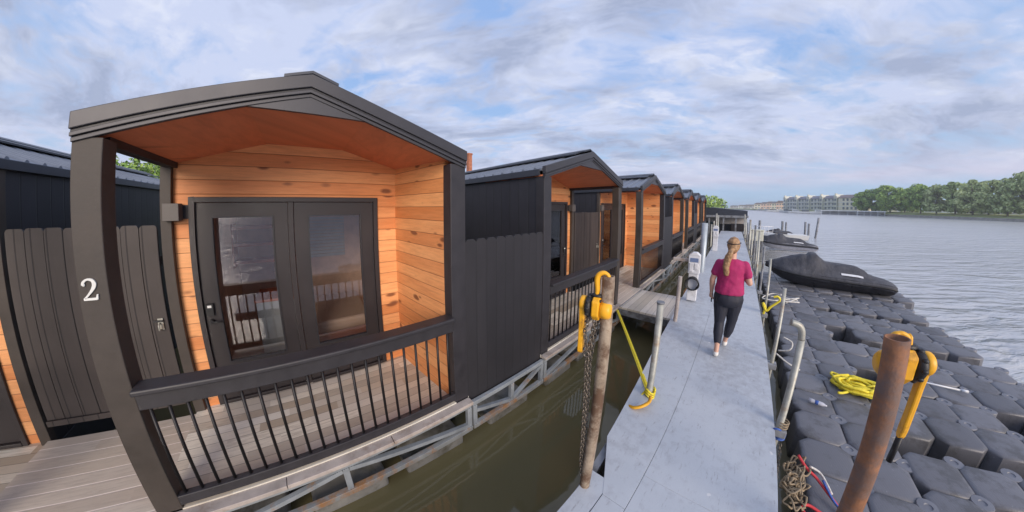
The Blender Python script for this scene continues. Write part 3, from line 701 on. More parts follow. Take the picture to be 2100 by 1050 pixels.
# ------------------------------------------------------------------ ramp
r = thing('wooden_ramp', 'grey board ramp from the dock to the gap beyond the second porch', 'ramp')
b = MB(); b.add([(XF+0.10, 5.42, ZF-0.02), (-0.80, 5.22, -0.03), (-0.80, 6.70, -0.03), (XF+0.10, 6.95, ZF-0.02), (XF+0.10, 5.42, ZF-0.06), (-0.80, 5.22, -0.07), (-0.80, 6.70, -0.07), (XF+0.10, 6.95, ZF-0.06)],
                [(0, 1, 2, 3), (4, 7, 6, 5), (0, 4, 5, 1), (1, 5, 6, 2), (2, 6, 7, 3), (3, 7, 4, 0)])
b.build('boards', 'ramp_boards', r)
b = MB()
for (a, c) in (((XF+0.10, 5.435, ZF-0.13), (-0.82, 5.235, -0.14)), ((XF+0.10, 6.93, ZF-0.13), (-0.82, 6.68, -0.14)), ((-1.4, 5.34, -0.18), (-1.4, 6.78, -0.18))): b.beam(a, c, 0.045, 0.13)
b.build('side_beam', 'dock_side', r)
MB().tube([(XF+0.115, 5.42, ZF-0.03), (XF+0.115, 6.95, ZF-0.03)], 0.022, 8).build('hinge', 'dock_side', r)
b = MB(); b.lathe([(0.0, -0.02), (0.055, -0.02), (0.055, 0.02), (0.0, 0.02)], (-0.92, 5.30, -0.27), 'y', 14); b.build('roller', 'dock_side', r)
# ------------------------------------------------------------------ the long dock
dk = thing('floating_dock', 'long blue-grey painted dock walkway running from the foreground to the covered slip', 'dock')
LE = [(-1.5, -0.56), (1.60, -0.60), (1.95, -0.68), (2.64, -0.74), (4.02, -0.84), (6.8, -0.93), (12.0, -0.93), (28.3, -0.93)]
RE = [(-1.5, 0.69), (4, 0.665), (8.6, 0.70), (13.5, 0.76), (28.3, 0.82)]
def edge(E_, y):
    for (a, xa), (c, xc) in zip(E_[:-1], E_[1:]):
        if a <= y <= c: return xa+(xc-xa)*(y-a)/(c-a)
    return E_[-1][1]
def strip(ya, yb, fl, fr_, z0, z1, name, mat, n=4, bev=0):
    b = MB(); secs = []
    for i in range(n+1):
        y = ya+(yb-ya)*i/n; l, r_ = fl(y), fr_(y)
        secs.append([V((l, y, z0)), V((r_, y, z0)), V((r_, y, z1)), V((l, y, z1))])
    b.loft(secs, smooth=False); return b.build(name, mat, dk, bevel=bev)
ys = [-1.5, 1.43, 3.55, 5.9, 8.3, 10.7, 13.1, 15.5, 17.9, 20.3, 22.7, 25.1, 28.3]
for a, c in zip(ys[:-1], ys[1:]):
    dz_ = random.uniform(-.001, .001)
    strip(a+0.0012, c-0.0012, lambda y: (edge(LE, y) if y > 1.60 else -0.44), lambda y: -0.2615, -0.035, 0.0+dz_, 'deck_sheet', 'dock_paint', bev=0.002)
    strip(a+0.003 if a < 0 else a+0.351, c+0.349 if c < 28 else 28.3, lambda y: -0.2585, lambda y: edge(RE, y), -0.035, 0.0-dz_, 'deck_sheet', 'dock_paint', bev=0.002)
strip(-1.5, 1.56, lambda y: -0.61, lambda y: -0.445, -0.035, -0.002, 'deck_sheet', 'dock_paint')
strip(-1.5, 28.3, lambda y: edge(LE, y)+0.02, lambda y: edge(LE, y)+0.08, -0.20, -0.037, 'side_beam', 'dock_side', 14)
strip(-1.5, 28.3, lambda y: edge(RE, y)-0.07, lambda y: edge(RE, y)-0.01, -0.20, -0.037, 'side_beam', 'dock_side', 14)
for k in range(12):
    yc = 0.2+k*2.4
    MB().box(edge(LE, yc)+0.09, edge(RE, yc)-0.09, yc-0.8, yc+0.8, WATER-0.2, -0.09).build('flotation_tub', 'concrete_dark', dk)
# ------------------------------------------------------------------ posts
def post(name, label, base, top, r0, mat, group=None, cat='post', collar=True, cap=None, n=12):
    p, q = V(base), V(top)
    r = thing(name, label, cat, p, group=group); d = q-p
    MB().tube([V((0, 0, 0)), d*0.5, d], r0, n).build('shaft', mat, r)
    if cap: MB().tube([d*1.0+V((0, 0, 0.001)), d+V((0, 0, 0.02))], r0*1.15, n).build('cap', cap, r)
    if collar:
        zc_ = (-0.06-p.z)/d.z; c = d*zc_
        b = MB(); b.box(c.x-r0-0.035, c.x+r0+0.035, c.y-r0-0.035, c.y+r0+0.035, c.z-0.05, c.z+0.03); b.build('guide_bracket', 'dock_side', r, bevel=0.008)
    return r
def openpipe(name, label, base, top, r0, mat, cat, group=None, wall=0.008):
    p, q = V(base), V(top); r = thing(name, label, cat, p, group=group); d = q-p; dn = d.normalized()
    b = MB(); n = 20
    a_ = dn.cross(V((0, 1, 0))).normalized(); b_ = dn.cross(a_)
    ring = lambda c, rr: [c+(a_*math.cos(2*math.pi*j/n)+b_*math.sin(2*math.pi*j/n))*rr for j in range(n)]
    b.loft([ring(d*k/8, r0) for k in range(9)]+[ring(d+dn*0.001, r0-wall), ring(d-dn*0.5, r0-wall)], caps=False)
    b.build('shaft', mat, r); return r
openpipe('aged_post', 'weathered brown pipe post carrying the yellow chain hoist over the channel', (-0.565, 1.40, -1.5), (-0.605, 1.42, 1.69), 0.037, 'aged_pipe', 'post')
openpipe('rusty_pipe', 'rust-brown steel pipe with open top leaning in front of the floats', (1.075, 1.80, -1.6), (0.826, 1.80, 1.50), 0.054, 'rust_pipe', 'pipe')
post('mooring_post', 'grey post with yellow strap tied at its base beside the channel', (-0.545, 2.77, -1.5), (-0.585, 2.77, 1.11), 0.036, 'galv_pipe', 'slim mooring posts along the dock', cap='dock_side')
post('mooring_post', 'pale cream post standing at the near corner of the wooden ramp', (-0.80, 5.10, -1.5), (-0.775, 5.10, 0.86), 0.036, 'ski_hull_white' if 0 else 'edge_board', 'slim mooring posts along the dock', collar=False)
post('mooring_post', 'tall pale blue-grey post behind the white power pedestal', (-0.86, 9.7, -1.5), (-0.80, 9.7, 1.60), 0.095, 'blue_pipe', 'slim mooring posts along the dock')
r1 = post('mooring_post', 'slim bent-topped post with old rope heaped at its foot, nearest on the float side', (0.755, 3.08, -1.5), (0.70, 3.06, 0.92), 0.032, 'galv_pipe', 'slim mooring posts along the dock')
MB().tube(spline([(-0.055, -0.02, 2.42), (-0.065, -0.02, 2.50), (-0.10, -0.03, 2.555), (-0.17, -0.04, 2.575)], 4), 0.031, 10).build('bent_top', 'galv_pipe', r1)
post('mooring_post', 'straight grey post, second on the float side, next to a white line', (0.745, 4.45, -1.5), (0.72, 4.45, 1.05), 0.026, 'galv_pipe', 'slim mooring posts along the dock')
post('mooring_post', 'grey post wrapped in a yellow strap hook on the float side', (0.78, 6.6, -1.5), (0.76, 6.6, 1.10), 0.024, 'galv_pipe', 'slim mooring posts along the dock')
rp_ = [(0.79, 8.4, 1.12, .026), (0.80, 10.2, 1.40, .03), (0.84, 11.4, 0.95, .03), (0.86, 12.9, 1.43, .035), (0.86, 14.6, 1.15, .035), (0.88, 17.0, 1.5, .05), (0.90, 20.0, 1.2, .04), (0.92, 23.0, 1.35, .05), (0.94, 26.2, 1.6, .05)]
for i, (x_, y_, h_, r_) in enumerate(rp_):
    post('mooring_post', 'grey mooring post in the line beside the far dock edge, number %s beyond the person' % ['one', 'two', 'three', 'four', 'five', 'six', 'seven', 'eight', 'nine'][i], (x_, y_, -1.5), (x_+0.01, y_, h_), r_, 'galv_pipe' if i % 3 else 'dock_side', 'slim mooring posts along the dock')
for i, (x_, y_, h_, r_) in enumerate([(-1.02, 11.6, 0.9, .03), (-1.02, 13.0, 1.15, .03), (-1.02, 16.5, 1.2, .04), (-1.02, 18.6, 1.3, .05), (-1.02, 21.5, 1.7, .06), (-1.05, 25.0, 1.5, .05)]):
    post('mooring_post', 'grey mooring post on the channel side of the dock, %s past the tall pale one' % ['first', 'second', 'third', 'fourth', 'fifth', 'sixth'][i], (x_, y_, -1.5), (x_, y_, h_), r_, 'galv_pipe', 'slim mooring posts along the dock')
# posts out in the water, each pair beside a slip
wp = [(1.33, 39.5, 1.5, 0, .10), (3.45, 43.8, 0.5, 0, .16), (5.66, 40.3, 0.62, 0, .13), (6.1, 40.6, 0.5, 0, .10), (6.88, 34.3, 0.83, 0, .10), (7.25, 34.6, 0.66, 0, .10), (7.7, 34.4, 1.25, 0.35, .10)]
for i, (x_, y_, h_, ln, r_) in enumerate(wp):
    post('piling', ['tall thin piling in the water near the white railing', 'short stubby piling in open water', 'left piling of the pair in mid water', 'right piling of the pair in mid water', 'left upright piling behind the second covered craft', 'middle upright piling behind the second covered craft', 'leaning dark piling behind the second covered craft'][i],
         (x_, y_, -2), (x_+ln, y_, h_), r_, 'dock_side', 'pilings out in the water', 'piling', collar=False, n=8)
# ------------------------------------------------------------------ lever hoists and chain
def link_chain(b, pts, L=0.026, w_=0.0085, wr=0.0028, mat=0):
    pts = [V(p) for p in pts]; acc = []; tot = 0
    for a, c in zip(pts[:-1], pts[1:]):
        acc.append((a, c, tot, tot+(c-a).length)); tot += (c-a).length
    n = int(tot/(L*0.72))
    for i in range(n):
        s_ = (i+0.5)*tot/n
        for a, c, s0, s1 in acc:
            if s0 <= s_ <= s1: break
        d = (c-a).normalized(); p = a+d*(s_-s0)
        u = d.cross(V((0.3, 1, 0.2))).normalized(); v = d.cross(u)
        if i % 2: u = v
        ring = []
        for k in range(10):
            t_ = 2*math.pi*k/10; e = math.cos(t_); f_ = math.sin(t_)
            ring.append(p+d*(e*(L/2-w_*0.6)+(w_*0.6 if e > 0.1 else -w_*0.6 if e < -0.1 else 0))+u*f_*w_)
        b.tube(ring, wr, 5, closed=True, mat=mat)
def bx(b, c, ax, half, mat=0):      # oriented box: c centre, ax three unit axes, half sizes
    c = V(c); vs = [c+ax[0]*(sx*half[0])+ax[1]*(sy*half[1])+ax[2]*(sz*half[2]) for sx in (-1, 1) for sy in (-1, 1) for sz in (-1, 1)]
    b.add(vs, [(0, 1, 3, 2), (4, 6, 7, 5), (0, 4, 5, 1), (2, 3, 7, 6), (0, 2, 6, 4), (1, 5, 7, 3)], mat)
def hoist(label, loc, rz, lever_tilt=0.0, black_grip=False, hook_h=0.165, lever_x=0.0, lw=1.0):
    """local frame: x along the gear axis (lever at -x, gear case at +x), hook rises at the origin"""
    r = thing('chain_hoist', label, 'chain hoist', loc, rz)
    b = MB()
    b.prism([(-0.052, 0.045), (-0.020, 0.062), (0.024, 0.062), (0.052, 0.045), (0.050, -0.035), (0.018, -0.072), (-0.022, -0.066), (-0.052, -0.035)], 'x', 0.005, 0.045)
    b.build('gear_case', 'hoist_yellow', r, bevel=0.007)
    b = MB(); b.lathe([(0.047, 0.046), (0.049, 0.075), (0.046, 0.093), (0.036, 0.104), (0.0, 0.106)], (0, 0, -0.008), 'x', 24); b.build('gear_cover', 'hoist_yellow', r)
    for yy, z_ in ((-0.03, 0.048), (0.03, 0.048), (0.0, -0.058)): MB().lathe([(0.008, 0.045), (0.008, 0.052), (0.0, 0.053)], (0, yy, z_), 'x', 8).build('bolt', 'black_rubber', r)
    b = MB(); b.lathe([(0.0, -0.032), (0.052, -0.032), (0.060, -0.024), (0.060, -0.010), (0.050, 0.0), (0.0, 0.001)], (0, 0, 0.004), 'x', 24)
    for k in range(10):
        a = 2*math.pi*k/10; b.ell((-0.017, 0.058*math.cos(a), 0.004+0.058*math.sin(a)), (0.012, 0.009, 0.009), 8, 6)
    b.build('hand_wheel', 'black_rubber', r)
    # lever: a head disc and a tapering bar with an eye
    b = MB(); b.lathe([(0.0, -0.068), (0.036, -0.068), (0.042, -0.060), (0.042, -0.042), (0.036, -0.034), (0.0, -0.034)], (0, 0, 0.012), 'x', 20)
    c, s_ = math.cos(lever_tilt), math.sin(lever_tilt)
    dn = V((lever_x, s_, -c)).normalized(); sx = V((1, 0, 0)); sx = (sx-dn*sx.dot(dn)).normalized(); sy = dn.cross(sx)
    o = V((-0.052, 0, 0.012)); secs = []
    for k, (l_, w_) in enumerate(((0.0, 0.036), (0.05, 0.030), (0.09, 0.024), (0.20, 0.022), (0.27, 0.024), (0.295, 0.020), (0.31, 0.010))):
        p = o+dn*l_; w_ *= lw; sw = 0.015*lw; secs.append([p+sx*sw+sy*w_, p-sx*sw+sy*w_, p-sx*sw-sy*w_, p+sx*sw-sy*w_])
    b.loft(secs, smooth=False); lv = b.build('lever', 'hoist_yellow', r, bevel=0.006)
    if black_grip:
        b = MB(); b.tube([o+dn*0.30, o+dn*0.42], 0.017*lw, 12, squash=0.8); b.build('grip', 'black_rubber', lv)
    else:
        for l_, rr in ((0.283, 0.009), (0.11, 0.006)): MB().tube([o+dn*l_-sx*0.019, o+dn*l_+sx*0.019], rr, 10).build('lever_eye', 'black_rubber', lv)
    # top hook
    b = MB(); b.ell((0.02, 0, 0.066), (0.034, 0.022, 0.014), 12, 6); b.build('swivel', 'black_rubber', r)
    pts = spline([(0.02, 0, 0.068), (0.022, 0, 0.105), (0.018, 0.0, hook_h-0.03), (0.028, 0.0, hook_h), (0.055, 0, hook_h+0.012), (0.078, 0, hook_h-0.004), (0.082, 0, hook_h-0.035)], 5)
    b = MB(); b.tube(pts, [lw*0.0125+lw*0.006*math.sin(math.pi*min(1, i/(len(pts)*0.7))) if i < len(pts)*0.7 else 0.0125*(1.0-0.5*(i/len(pts)-0.7)) for i in range(len(pts))], 10, squash=0.8)
    b.build('top_hook', 'hoist_yellow', r)
    return r
h1 = hoist('yellow lever chain hoist with black hand wheel hanging from the brown post', (-0.682, 1.385, 1.49), R(12), 0.02, hook_h=0.185)
b = MB(); link_chain(b, [(0.02, -0.005, -0.07), (-0.01, 0.0, -0.35), (0.01, 0.0, -0.7), (0.035, 0.0, -1.1), (0.072, 0.0, -1.33)], 0.034, 0.0105, 0.0037)
link_chain(b, [(0.03, 0.02, -0.07), (0.005, 0.015, -0.35), (0.025, 0.015, -0.7), (0.05, 0.01, -1.1), (0.082, 0.01, -1.32)], 0.034, 0.0105, 0.0037); b.build('load_chain', 'chain_steel', h1)
h1.scale = (1.12, 1.12, 1.12)
b = MB(); link_chain(b, [(-0.005, -0.02, -0.05), (-0.028, -0.02, -0.15), (-0.010, -0.02, -0.26)], 0.028, 0.009, 0.0032)
b.tube(arc((-0.010, -0.02, -0.285), 0.016, 0, 360, 10)[:-1], 0.005, 6, closed=True); b.build('slack_chain', 'chain_steel', h1)
h2 = hoist('second yellow lever hoist with black grip hanging behind the rusty pipe', (0.955, 1.91, 1.335), R(188), 0.0, True, 0.10, 0.0, 0.72)
h2.rotation_euler = (R(0), R(0), R(188)); h2.scale = (1.42, 1.42, 1.42)
# ------------------------------------------------------------------ power pedestals
def pedestal(label, loc, hose=True, sc_=1.0):
    r = thing('power_pedestal', label, 'power pedestal', loc, group='white power pedestals on the channel side'); r.scale = (sc_,)*3
    w_ = 0.10
    b = MB(); b.box(-w_, w_, -0.07, 0.07, 0.0, 0.80); b.build('column', 'white_plastic', r, bevel=0.012)
    b = MB(); b.box(-w_-0.02, w_+0.02, -0.09, 0.09, 0.62, 1.02); b.prism([(-w_-0.025, 1.02), (w_+0.025, 1.02), (0.045, 1.09), (-0.045, 1.09)], 'y', -0.092, 0.092); b.build('head', 'white_plastic', r, bevel=0.01)
    MB().box(-0.085, 0.085, -0.0945, -0.0905, 0.88, 0.97).build('label_plate', 'label_blue', r)
    for s_ in (-1, 1): MB().box(s_*0.05-0.042, s_*0.05+0.042, -0.115, -0.0905, 0.66 if s_ < 0 else 0.72, 0.86).build('socket_cover', 'white_plastic', r, bevel=0.01)
    if hose:
        MB().box(-0.46, -0.1205, -0.03, 0.03, 0.86, 0.93).build('side_arm', 'edge_board', r, bevel=0.006)
        b = MB()
        for k in range(4): b.tube([V((math.cos(a_/16*2*math.pi)*(0.12+0.008*k), -0.085-0.025*k, 0.40+math.sin(a_/16*2*math.pi)*(0.15-0.006*k))) for a_ in range(16)], 0.015, 6, closed=True)
        b.build('hose_coil', 'black_rubber', r)
    return r
pedestal('white power pedestal with pointed cap and coiled black hose beside the person', (-0.70, 6.45, 0.03))
pedestal('slimmer white pedestal farther down the dock behind the tall blue-grey post', (-0.72, 14.9, 0.0), False, 1.12)
if 0: r = thing('dock_bracket', 'pale horizontal arm reaching from the cabin frame to the white pedestal', 'bracket', (-1.6, 7.0, 0.42))

# ------------------------------------------------------------------ yellow straps and ropes
def ropething(name, label, cat, paths, mat, r_=0.006, n=6, extra=None, group=None):
    b = MB()
    for p in paths: b.tube(p, r_, n)
    o = b.build(name, mat); tag(o, label, cat, group); return o
b = MB(); P0, P1 = V((-2.02, 5.33, -0.17)), V((-0.60, 2.83, 0.02)); b.beam(P0, P1, 0.05, 0.006)
b.beam(P0+V((0, 0, .008)), P1+V((0, 0, .010)), 0.012, 0.004)
tag(b.build('tie_strap', 'rope_yellow'), 'yellow webbing strap stretched over the channel from the ramp to a grey post', 'strap')
rnd = random.Random(3)
pp = []
for k in range(3): pp.append([V((-0.56+math.cos(a_/12*2*math.pi)*0.052, 2.77+math.sin(a_/12*2*math.pi)*0.052, 0.02+0.03*k+0.02*math.sin(a_))) for a_ in range(13)])
pp.append(spline([(-0.61, 2.79, 0.04), (-0.64, 2.72, -0.02), (-0.60, 2.60, -0.03), (-0.66, 2.52, -0.12), (-0.70, 2.45, -0.35)], 5)); pass
ropething('strap_tail', 'yellow strap wrapped round the foot of the grey channel post', 'strap', pp, 'rope_yellow', 0.011)
b = MB(); b.tube(spline([(-0.70, 2.50, -0.02), (-0.62, 2.46, 0.02), (-0.55, 2.50, 0.05), (-0.51, 2.58, 0.07), (-0.52, 2.64, 0.10)], 6), [0.018+0.006*math.sin(i/8) for i in range(25)], 10, squash=0.7)
tag(b.build('strap_hook', 'hoist_yellow'), 'yellow strap hook lying on the dock edge by the channel', 'hook')
b = MB(); b.tube(spline([(0.74, 6.52, -0.02), (0.76, 6.5, 0.12), (0.70, 6.48, 0.22), (0.78, 6.5, 0.06), (0.86, 6.5, 0.16), (0.95, 6.5, 0.25), (1.0, 6.5, 0.32), (0.95, 6.5, 0.38), (0.88, 6.5, 0.36)], 6), 0.022, 8)
tag(b.build('strap_hook', 'rope_yellow'), 'bright yellow strap hook tied round a post on the float side', 'hook')
ZT = -0.295
def coil(cx, cy, z0, n, r0, rnd, jit=0.05):
    out = []
    for k in range(n):
        rr = r0*rnd.uniform(0.55, 1.1); ox, oy = rnd.uniform(-jit, jit), rnd.uniform(-jit, jit); e = rnd.uniform(0.6, 1.0); ph = rnd.uniform(0, 6)
        out.append([V((cx+ox+math.cos(a_/14*2*math.pi+ph)*rr*1.35, cy+oy+math.sin(a_/14*2*math.pi+ph)*rr*e, z0+0.012+0.006*k+0.012*math.sin(a_*1.7+ph))) for a_ in range(15)])
    return out
paths = coil(1.90, 4.74, ZT, 15, 0.21, rnd, 0.07)+[spline([(1.78, 4.95, ZT+.05), (1.64, 5.02, ZT+.05), (1.62, 4.90, ZT+.06), (1.76, 4.86, ZT+.07)], 5), spline([(1.80, 4.64, ZT+.03), (1.66, 4.52, ZT+.03), (1.60, 4.50, ZT+.03)], 5)]
ropething('rope_coil', 'tangled bright yellow rope heap lying on the black floats', 'rope', paths, 'rope_yellow', 0.017, 7)
ropething('white_line', 'thin white line looped round the second float-side post', 'rope', [spline([(0.86, 4.95, -0.05), (1.0, 4.9, 0.02), (1.02, 4.95, 0.12), (0.90, 5.0, 0.16)], 6), spline([(0.80, 4.72, 0.0), (0.95, 4.62, -0.06), (1.12, 4.60, -0.12)], 6)], 'rope_white', 0.012)
ropething('white_line', 'loose pale rope lying where the floats meet the dock near the covered craft', 'rope', [spline([(0.85+rnd.uniform(0, .9), 8.6+rnd.uniform(-.5, .5), -0.22+rnd.uniform(0, .08)) for _ in range(5)], 5) for _ in range(4)], 'rope_white', 0.014)
# snarl of old rope at the foot of the nearest post
pp = []
for k in range(7):
    c_ = V((0.87+rnd.uniform(-.03, .08), 2.62+rnd.uniform(-.28, .25), -0.19)); q_ = []; a_ = rnd.uniform(0, 6)
    for j in range(22):
        a_ += rnd.uniform(0.5, 1.1); c_ = c_+V((rnd.uniform(-.008, .008), rnd.uniform(-.03, .03), 0)); rr_ = rnd.uniform(.035, .085)
        q_.append(c_+V((math.cos(a_)*rr_, math.sin(a_)*rr_*1.3, rnd.uniform(-.045, .05))))
    pp.append(spline(q_, 3))
for k in range(3): pp.append([V((0.745+math.cos(a_/12*2*math.pi)*0.05, 3.08+math.sin(a_/12*2*math.pi)*0.05, -0.02+0.028*k)) for a_ in range(13)])
ropething('rope_snarl', 'snarl of old tan and grey rope between the dock edge and the floats', 'rope', pp, 'rope_tan', 0.008, 6)
ropething('blue_rope', 'blue rope knotted round the nearest float-side post', 'rope', [[V((0.745+math.cos(a_/12*2*math.pi)*0.052, 3.07+math.sin(a_/12*2*math.pi)*0.052, -0.10-0.022*k)) for a_ in range(13)] for k in range(3)]+[spline([(0.70, 3.02, -0.1), (0.66, 2.98, -0.02), (0.69, 2.95, 0.02), (0.73, 3.0, -0.02)], 4)], 'rope_blue', 0.010)
ropething('red_rope', 'frayed red rope lying over the nearest floats', 'rope', [spline([(0.90, 2.86, -0.12), (0.97, 2.78, -0.16), (1.06, 2.74, -0.20), (1.16, 2.64, -0.24), (1.24, 2.56, -0.265), (1.34, 2.50, -0.27), (1.30, 2.45, -0.27), (1.12, 2.44, -0.27), (0.98, 2.46, -0.25), (0.94, 2.38, -0.25), (1.10, 2.27, -0.27), (1.24, 2.20, -0.275)], 5)], 'rope_red', 0.013)
ropething('blue_rope', 'blue and white rope trailing over the floats past the rusty pipe', 'rope', [spline([(1.10, 2.72, -0.18), (1.20, 2.58, -0.25), (1.36, 2.44, -0.275), (1.50, 2.47, -0.27), (1.68, 2.40, -0.275), (1.9, 2.28, -0.275), (2.1, 2.22, -0.28)], 5), spline([(1.45, 2.50, -0.27), (1.58, 2.42, -0.27), (1.66, 2.32, -0.27), (1.56, 2.26, -0.27)], 5)], 'rope_blue', 0.010)
ropething('white_line', 'grey frayed line with a knot lying beside the rusty pipe on the floats', 'rope', [spline([(1.0, 2.80, -0.15), (1.10, 2.80, -0.19), (1.18, 2.66, -0.24)], 5)]+[spline([(1.50+rnd.uniform(-.08, .1), 2.25+rnd.uniform(-.09, .09), -0.26+rnd.uniform(-.01, .03)) for _ in range(4)], 4) for _ in range(6)], 'rope_white', 0.010)
b = MB(); link_chain(b, [(0.76, 2.98, -0.15), (0.775, 2.85, -0.30), (0.80, 2.75, -0.45)], 0.04, 0.012, 0.004); tag(b.build('mooring_chain', 'chain_steel'), 'short steel chain hanging below the blue knot on the nearest post', 'chain')
# crushed bottle
r = thing('plastic_bottle', 'small crushed clear plastic bottle lying on a black float', 'bottle', (1.29, 4.12, ZT+0.03), R(-12))
b = MB(); b.lathe([(0.0, -0.10), (0.030, -0.10), (0.034, -0.06), (0.026, -0.02), (0.034, 0.02), (0.030, 0.06), (0.013, 0.09), (0.012, 0.105), (0.0, 0.106)], (0, 0, 0), 'x', 12); b.tf(lambda p: V((p.x, p.y, p.z*0.75))); b.build('bottle_body', 'ski_hull_white', r)
MB().lathe([(0.0262, -0.035), (0.031, 0.0), (0.031, 0.012)], (0, 0, 0), 'x', 12).tf(lambda p: V((p.x, p.y*1.02, p.z*0.78))).build('sleeve', 'rope_blue', r)
# ------------------------------------------------------------------ cube floats
FP = 0.497; fproto = None; nfl = 0
def floatcube():
    r = thing('cube_float', 'black plastic cube float with notched corners, one of the joined floats of the jet-ski dock', 'dock float', group='black cube floats of the jet-ski dock')
    def ring(h, c, z): return [V(p) for p in ((-h, -h+c, z), (-h+c, -h, z), (h-c, -h, z), (h, -h+c, z), (h, h-c, z), (h-c, h, z), (-h+c, h, z), (-h, h-c, z))]
    b = MB(); prof = [(0.225, 0.085, -0.12), (0.244, 0.092, 0.02), (0.2465, 0.092, 0.30), (0.2465, 0.092, 0.352), (0.243, 0.091, 0.368), (0.234, 0.088, 0.379), (0.20, 0.08, 0.386), (0.10, 0.045, 0.391), (0.03, 0.013, 0.392)]
    # the tops bulge a little on each side
    b.loft([ring(*p) for p in prof], smooth=True); b.build('shell', 'float_plastic', r, autos=38)
    b = MB(); b.lathe([(0.050, 0.300), (0.088, 0.300), (0.092, 0.366), (0.086, 0.377), (0.036, 0.379), (0.030, 0.371), (0.0, 0.371)], (FP/2, FP/2, 0), 'z', 14); b.build('connector_pin', 'pin_plastic', r, autos=40)
    return r
fproto = floatcube(); holes = []
def addfloat(x_, y_, z_=0.0, rot=0):
    global nfl
    o = fproto if nfl == 0 else copy_tree(fproto); nfl += 1
    o.location = (x_, y_, -0.692+z_+rnd.uniform(-.008, .008)); o.rotation_euler = (rnd.uniform(-.015, .015), rnd.uniform(-.015, .015), rnd.uniform(-.008, .008)+rot)
x0, y0 = 1.505-FP/2, 0.21+0.02
for j in range(0, 17):                                  # two columns along the walkway
    for i in range(0, 2): addfloat(x0+i*FP+(0.03 if j > 8 else 0), y0+(j+2)*FP)
def port(ya, rows, cols, skip=(), drop=(), tw=0.0, xs=None):
    for j in range(rows):
        for i in range(cols):
            if (i, j) in skip: continue
            xx = (xs or (x0+2*FP+0.012))+i*FP; addfloat(xx-tw*0.15*j, ya+j*FP-tw*i*FP, -0.05 if (i, j) in drop else 0.0, -tw)
port(1.47, 5, 5, skip=((0, 3), (1, 3)) and ((1, 3),), tw=0.0)
port(4.25, 2, 5, skip=((3, 1),), tw=0.0)
port(5.30, 3, 5, skip=((0, 0),), tw=0.05)
port(7.12, 3, 5, skip=((0, 0),), tw=0.06)
port(8.90, 3, 5, tw=0.07)
port(10.60, 4, 6, tw=0.03)
for j in range(6):
    for i in range(2): addfloat(x0+i*FP+0.05, y0+19.2*FP+j*FP)
for j in range(4): addfloat(x0+0.05, 20.0+j*FP)
# a white tube and pole lying on the floats
r = thing('paddle', 'thin white pole lying on the floats behind the rusty pipe', 'pole', (3.0, 5.35, ZT+0.02), R(-8)); MB().tube([(-0.35, 0, 0), (0.35, 0, 0.01)], 0.012, 6).build('shaft', 'white_plastic', r); MB().tube([(0.34, 0, 0.01), (0.42, 0, 0.012)], 0.02, 6).build('grip', 'white_plastic', r)
r = thing('line_holder', 'short white tube lying in the seam between two floats', 'tube', (1.52, 6.75, ZT+0.02), R(80)); MB().tube([(-0.2, 0, 0), (0.2, 0, 0)], 0.022, 8).build('tube', 'white_plastic', r); MB().tube([(0.2, 0, 0), (0.24, 0, 0)], 0.028, 8).build('cap', 'pin_plastic', r)
